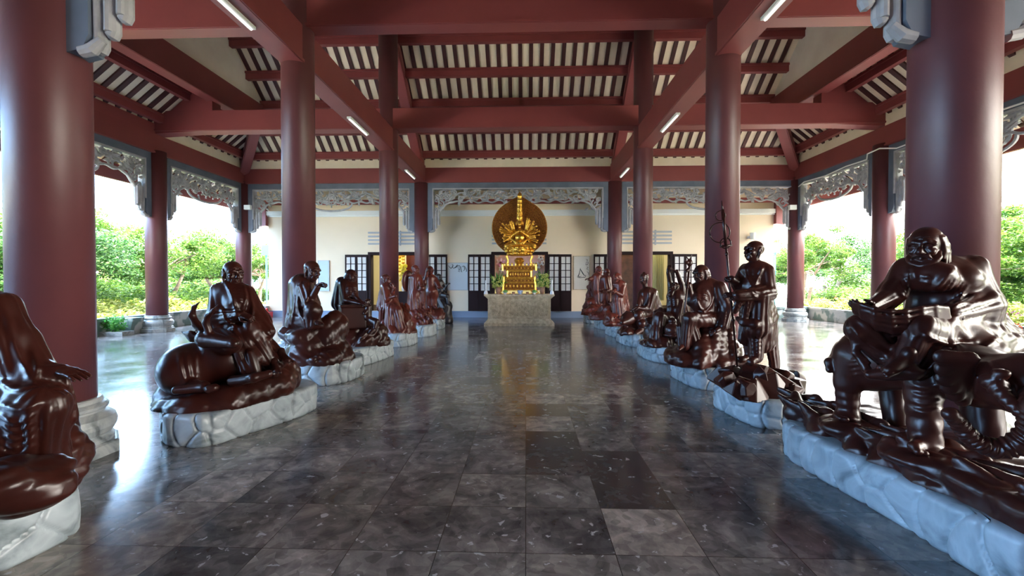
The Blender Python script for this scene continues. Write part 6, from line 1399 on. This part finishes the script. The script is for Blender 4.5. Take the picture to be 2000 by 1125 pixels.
# ================= garden =================
rg = np.random.RandomState(2)
q = MB(); q.box(-90, -12.62, -40, 95, -.35, -.15); q.box(12.22, 90, -40, 95, -.35, -.15); q.box(-12.62, 12.22, 27, 95, -.35, -.15); struct(q, 'floor_lawn', M['grass'])
M['sand'] = noisy('path_and_bounce_paving', (.66, .60, .54), (.54, .49, .44), 2, .9)
for x0, x1, y0, y1, n in ((-17.5, -12.62, -20, 27, 'floor_bounce_left'), (12.22, 17.0, -20, 27, 'floor_bounce_right'), (-26, -22, -10, 40, 'floor_path_left'), (20.5, 23, -10, 40, 'floor_path_right')):  # strips beside the hall are added to bounce sunlight up to its ceiling
    q = MB(); q.box(x0, x1, y0, y1, -.2, -.12); struct(q, n, M['sand'])
def leaves(n, centers, radii, size, seed, flat=.6):
    r = np.random.RandomState(seed); k = r.randint(0, len(centers), n); u = r.normal(size=(n, 3)); u /= np.linalg.norm(u, axis=1)[:, None]
    rad = r.rand(n)**.45; P = centers[k]+u*rad[:, None]*radii[k]*np.array((1, 1, flat))
    nr = r.normal(size=(n, 3))*.7+np.array((0, 0, 1.0)); nr /= np.linalg.norm(nr, axis=1)[:, None]
    a = np.cross(nr, r.normal(size=(n, 3))); a /= np.linalg.norm(a, axis=1)[:, None]; b = np.cross(nr, a); s = size*r.uniform(.6, 1.3, n)[:, None]
    V = np.stack([P-a*s, P-b*s*.38+a*s*.1, P+a*s, P+b*s*.38+a*s*.1], 1).reshape(-1, 3); return V, np.arange(4*n).reshape(-1, 4)
TREES = []
def tree_mesh(seed, H=6.5, R=3.2, n=22000, size=.10, m='leaf', trunk=True, zc=.62):
    r = np.random.RandomState(seed); K = 46; th = r.uniform(0, 2*PI, K); ph = r.uniform(-.75, 1.0, K); rr = r.uniform(.45, 1.0, K)
    cen = np.stack([R*rr*np.cos(th)*np.cos(ph*.9), R*rr*np.sin(th)*np.cos(ph*.9), H*zc+H*.36*np.sin(ph)*rr+r.uniform(-.2, .2, K)], 1)
    rad = (np.array([[1.0]])*r.uniform(.5, 1.05, (K, 1)))*R*.32; V, Q = leaves(n, cen, rad, size, seed+1)
    b = MB()
    if trunk:
        forks = []
        for i in range(3):
            a = i*2.1+r.uniform(0, 1); p0 = np.array((.12*math.cos(a), .12*math.sin(a), -.25)); p1 = np.array((.4*math.cos(a), .4*math.sin(a), H*.22)); p2 = np.array((.9*math.cos(a+.3), .9*math.sin(a+.3), H*.42)); b.tube([p0, p1, p2], [.15, .12, .09], 8); forks.append(p2)
        for i in range(14):
            f_ = forks[i % 3]; c_ = cen[r.randint(K)]; m_ = (f_+c_)/2+np.array((0, 0, .1)); b.tube([f_, m_, c_], [.08, .05, .02], 6)
    return (V, Q), b, m
protos = [tree_mesh(1), tree_mesh(5, 5.8, 3.5, m='leafdark'), tree_mesh(9, 7.5, 3.0), tree_mesh(13, 5.0, 2.9, m='leafdark')]
pm = {}
def tree(i, x, y, s, rz, label, group='garden trees beyond the parapets'):
    (V, Q), b, m = protos[i]; t = thing('garden_tree', label, 'tree', (x, y, 0), group, rz); t.scale = (s*.95, s*.95, s*.84)
    if i not in pm:
        a = obj('foliage', V, Q, M[m], t, local=True); c_ = b.build('trunk', M['bark'], t, local=True, smooth=True); pm[i] = (a.data, c_.data)
    else:
        for nm_, d in zip(('foliage', 'trunk'), pm[i]): o = bpy.data.objects.new(nm_, d); C.objects.link(o); o.parent = t
# left garden
spots = [(1, -17.5, 15.5, .82, .3, 'dark green tree seen between the two left outer columns'), (0, -20.5, 17.5, .95, 1.2, 'light green tree in the left opening behind the buffalo statue'), (0, -18.0, 21.5, .85, 2.0, 'bright tree beside the left corner column'), (2, -15.8, 25.5, .72, 2.8, 'bright leafy tree between the left corner column and the back building'), (1, -24.0, 21.0, .95, .9, 'wide tree behind the light green one on the left'), (0, -21.5, 13.3, .95, 4.2, 'tree right of the huge near left column'), (3, -19.0, 27.0, 1.0, 3.1, 'far tree behind the left corner column'), (2, -27, 27, 1.0, .5, 'distant tree in the left garden'), (1, -28, 16, 1.0, 5.1, 'distant tree behind the left outer column'), (0, -16.5, 9, .9, 1.7, 'tree outside the hidden left opening'), (1, -19, 3, 1, .7, 'tree outside the nearest left opening'),
 (0, 16.8, 17.3, .80, 2.2, 'branching tree filling the right opening between the outer columns'), (3, 18.8, 19.8, .95, .4, 'low spreading tree behind the right corner column'), (2, 15.2, 24.5, .75, 1.1, 'bright leafy tree beside the right end of the back building'), (1, 21.5, 15.5, 1.0, 3.0, 'tree behind the right outer column'), (0, 24, 22, 1.1, 4.0, 'far tree in the right garden'), (0, 16.0, 9.6, 1.0, 5.0, 'tree seen right of the huge near right column'), (1, 19.5, 8.0, 1.15, 2.0, 'dark tree at the right edge of the picture'), (2, 17.0, 4.5, 1, 2.6, 'tree at the right outside the nearest opening'), (0, 23.5, 12, 1.1, 1.6, 'tall tree far out on the right'), (3, 14.8, 28, .9, .2, 'small tree beyond the right end of the back building'), (1, -23, 33, 1.0, 2.2, 'farthest tree behind the left garden'), (1, 21, 31, 1.0, 1.9, 'farthest tree in the right garden'), (3, -33, 22, 1.0, 2.9, 'tree at the far end of the left lawn'), (3, 31, 19, 1.1, 4.4, 'tree at the far end of the right lawn')]
for a in spots: tree(*a)
# shrubs
r = np.random.RandomState(7); K = 16; cen = np.stack([r.uniform(-.7, .7, K), r.uniform(-.5, .5, K), r.uniform(.1, .7, K)], 1); SV, SQ = leaves(2600, cen, r.uniform(.25, .4, (K, 1)), .07, 8, .8)
sm = None
M['shrub'] = leafmat('sunlit_shrub_leaves', (.12, .17, .022), (.20, .24, .04), (.30, .31, .10))
sh = [(-14.0, y, s) for y, s in ((9, 1.0), (10.8, 1.1), (12.4, .9), (13.8, 1.1), (15.6, .8), (17.3, 1.0), (19.0, .9), (20.8, 1.1), (22.8, 1.0))]+[(-15.8, y, s) for y, s in ((9.8, 1.2), (12.0, 1.2), (14.5, 1.3), (17, 1.2), (20, 1.3))]+[(14.2, y, s) for y, s in ((5, 1.1), (6.8, 1.0), (8.6, 1.1), (10.5, 1.0), (13.5, 1.0), (15.2, 1.1), (17.0, 1.0), (18.8, 1.0), (20.6, 1.1), (22.5, 1.1))]+[(15.8, y, s) for y, s in ((6, 1.3), (9, 1.3), (12, 1.2), (14.5, 1.3), (17.8, 1.2), (21, 1.3))]
for k, (x, y, s) in enumerate(sh):
    if sm is None:
        o = obj('garden_shrub', SV, SQ, M['shrub'], None, local=True); sm = o.data
    else: o = bpy.data.objects.new('garden_shrub', sm); C.objects.link(o)
    o.location = (x, y, -.15); o.scale = (s*1.2, s*1.2, s*1.0); o.rotation_euler = (0, 0, k*1.3)
    tagp(o, 'low sunlit yellow green shrub outside the %s parapet' % ('left' if x < 0 else 'right'), 'shrub', 'shrubs outside the %s parapet' % ('left' if x < 0 else 'right'))
bu = [(-24, y, 3.0) for y in (12, 17, 22, 27, 32)]+[(-29, y, 4.0) for y in (14, 21, 29, 38)]+[(23, y, 3.0) for y in (8, 13, 18, 23, 29)]+[(29, y, 4.0) for y in (10, 17, 25, 35)]+[(-18.5, y, 2.0) for y in (11, 16, 20, 25, 31)]+[(18.0, y, 2.0) for y in (7, 12, 16, 21, 27)]
BV, BQ = leaves(9000, cen, r.uniform(.25, .4, (K, 1)), .032, 18, .8); bmesh_ = None
for k, (x, y, s) in enumerate(bu):
    if bmesh_ is None: o = obj('garden_bush', BV, BQ, M['leaf'], None, local=True); bmesh_ = o.data
    else: o = bpy.data.objects.new('garden_bush', bmesh_); C.objects.link(o)
    o.location = (x, y, -.15); o.scale = (s*1.5, s*1.5, s*.85); o.rotation_euler = (0, 0, k*1.1)
    tagp(o, 'tall green bush in the background of the %s garden' % ('left' if x < 0 else 'right'), 'bush', 'bushes in the background of the %s garden' % ('left' if x < 0 else 'right'))
# flowers
M['orangefl'] = mat('orange_blossom', (.85, .16, .05), .6)
for k, (px, py, Y, lab) in enumerate(((1648, 583, 17.5, 'orange blossom cluster in the right garden'), (1665, 577, 17.5, 'upper orange blossom cluster in the right garden'), (1992, 635, 9.2, 'orange blossom cluster at the right edge of the picture'), (1965, 612, 9.2, 'pink blossom cluster at the right edge'))):
    c_ = at(px, py, Y); q = MB(); rr = random.Random(k)
    for j in range(26): q.ball(c_+np.array((rr.gauss(0, .14), rr.gauss(0, .2), rr.gauss(0, .05))), .022, 5)
    q.tube([c_, (c_[0]+.2, c_[1], .4), (c_[0], c_[1], -.15)], .006, 5)
    tagp(q.build('blossom_cluster', M['orangefl'] if k < 3 else M['pinkpetal'], loc=tuple(c_)), lab, 'flowers')
# potted plant and planter left
c_ = at(222, 655, 12.6); t = thing('potted_plant', 'leafy green potted plant in a shallow tray by the left outer column', 'plant', (c_[0], c_[1], 0))
q = MB(); q.box(c_[0]-.55, c_[0]+.45, c_[1]-.2, c_[1]+.2, 0, .12); q.build('tray', M['marblebase'], t)
r = np.random.RandomState(5); cen = np.stack([c_[0]+r.uniform(-.4, .35, 12), c_[1]+r.uniform(-.15, .15, 12), r.uniform(.22, .48, 12)], 1); V, Q = leaves(700, cen, np.full((12, 1), .18), .06, 3, .8); obj('leaves', V, Q, M['leafpot'], t)
q = MB(); c2 = at(252, 650, 13.1); q.prism([(c2[0]-.5, c2[1]-.2, 0), (c2[0]+.2, c2[1]-.2, 0), (c2[0]+.32, c2[1]-.2, .48), (c2[0]-.62, c2[1]-.2, .48)], (0, .4, 0)); tagp(q.build('stone_planter', M['parapet'], loc=tuple(c2)), 'grey stone planter behind the potted plant, left of the outer column', 'planter')
# teal sign post right, blue sign left
M['teal'] = mat('teal_sign', (.03, .32, .34), .5)
for px, py, Y, lab in ((1515, 484, 22, 'small teal board beyond the right end of the back wall'), (519, 489, 22, 'small blue green board beyond the left end of the back wall')):
    c_ = at(px, py, Y); q = MB(); q.box(c_[0]-.2, c_[0]+.2, c_[1]-.03, c_[1]+.03, c_[2]-.25, c_[2]+.25); q.box(c_[0]-.03, c_[0]+.03, c_[1]+.03, c_[1]+.09, -.15, c_[2]+.2); tagp(q.build('sign_board', M['teal'], loc=tuple(c_)), lab, 'sign')
# distant houses
M['tile'] = mat('orange_roof_tile', (.62, .20, .09), .8)
for x, y, lab in ((-36, 42, 'low orange roofed house glimpsed through the left trees'),):
    t = thing('garden_house', lab, 'building', (x, y, -.15))
    q = MB(); q.box(x-6, x+6, y, y+5, -.15, 2.6); q.build('wall', M['creamwall'], t)
    q = MB(); q.prism([(x-6.6, y-.7, 2.6), (x-6.6, y+5.7, 2.6), (x-6.6, y+2.5, 4.3)], (13.2, 0, 0)); q.build('roof', M['tile'], t)
# ================= light and camera =================
sc = bpy.context.scene
w = bpy.data.worlds.new('sky'); sc.world = w; w.use_nodes = True; nt = w.node_tree; bg = nt.nodes['Background']
tc = nt.nodes.new('ShaderNodeTexCoord'); sp = nt.nodes.new('ShaderNodeSeparateXYZ'); nt.links.new(tc.outputs['Generated'], sp.inputs[0])
mr = nt.nodes.new('ShaderNodeMapRange'); mr.inputs[1].default_value = -.9; mr.inputs[2].default_value = .9; nt.links.new(sp.outputs[0], mr.inputs[0])
cr = nt.nodes.new('ShaderNodeValToRGB'); e = cr.color_ramp.elements; e[0].position = 0; e[0].color = (.32, .59, 1.0, 1); e[1].position = 1; e[1].color = (1.0, .94, .86, 1); nt.links.new(mr.outputs[0], cr.inputs[0])
nt.links.new(cr.outputs[0], bg.inputs[0]); bg.inputs[1].default_value = SKY
s = bpy.data.lights.new('sun', 'SUN'); s.energy = SUN; s.angle = .05; s.color = (1, .95, .86); so = bpy.data.objects.new('sun', s); C.objects.link(so)
so.rotation_euler = Vector((-.06, -.50, 1.0)).to_track_quat('Z', 'Y').to_euler()
def area(loc, size, e, col, name='ceiling_lamp', rot=(0, 0, 0)):
    l = bpy.data.lights.new(name, 'AREA'); l.shape = 'RECTANGLE'; l.size, l.size_y = size; l.energy = e; l.color = col; o = bpy.data.objects.new(name, l); C.objects.link(o); o.location = loc; o.rotation_euler = rot
for a, b in doors: area(((a+b)/2, YW+2.5, 4.6), (1.5, 1.5), ROOM, (1, .93, .75), 'room_lamp')
cam = bpy.data.cameras.new('camera'); co = bpy.data.objects.new('camera', cam); C.objects.link(co); sc.camera = co
cam.sensor_width = 36; cam.lens = F/2000*36; co.location = tuple(CAM); co.rotation_euler = (PI/2-PITCH, 0, YAW); cam.clip_end = 300
sc.view_settings.view_transform = 'Standard'; sc.view_settings.look = 'None'; sc.view_settings.gamma = 1.0; sc.view_settings.exposure = EXPO; sc.view_settings.use_curve_mapping = False
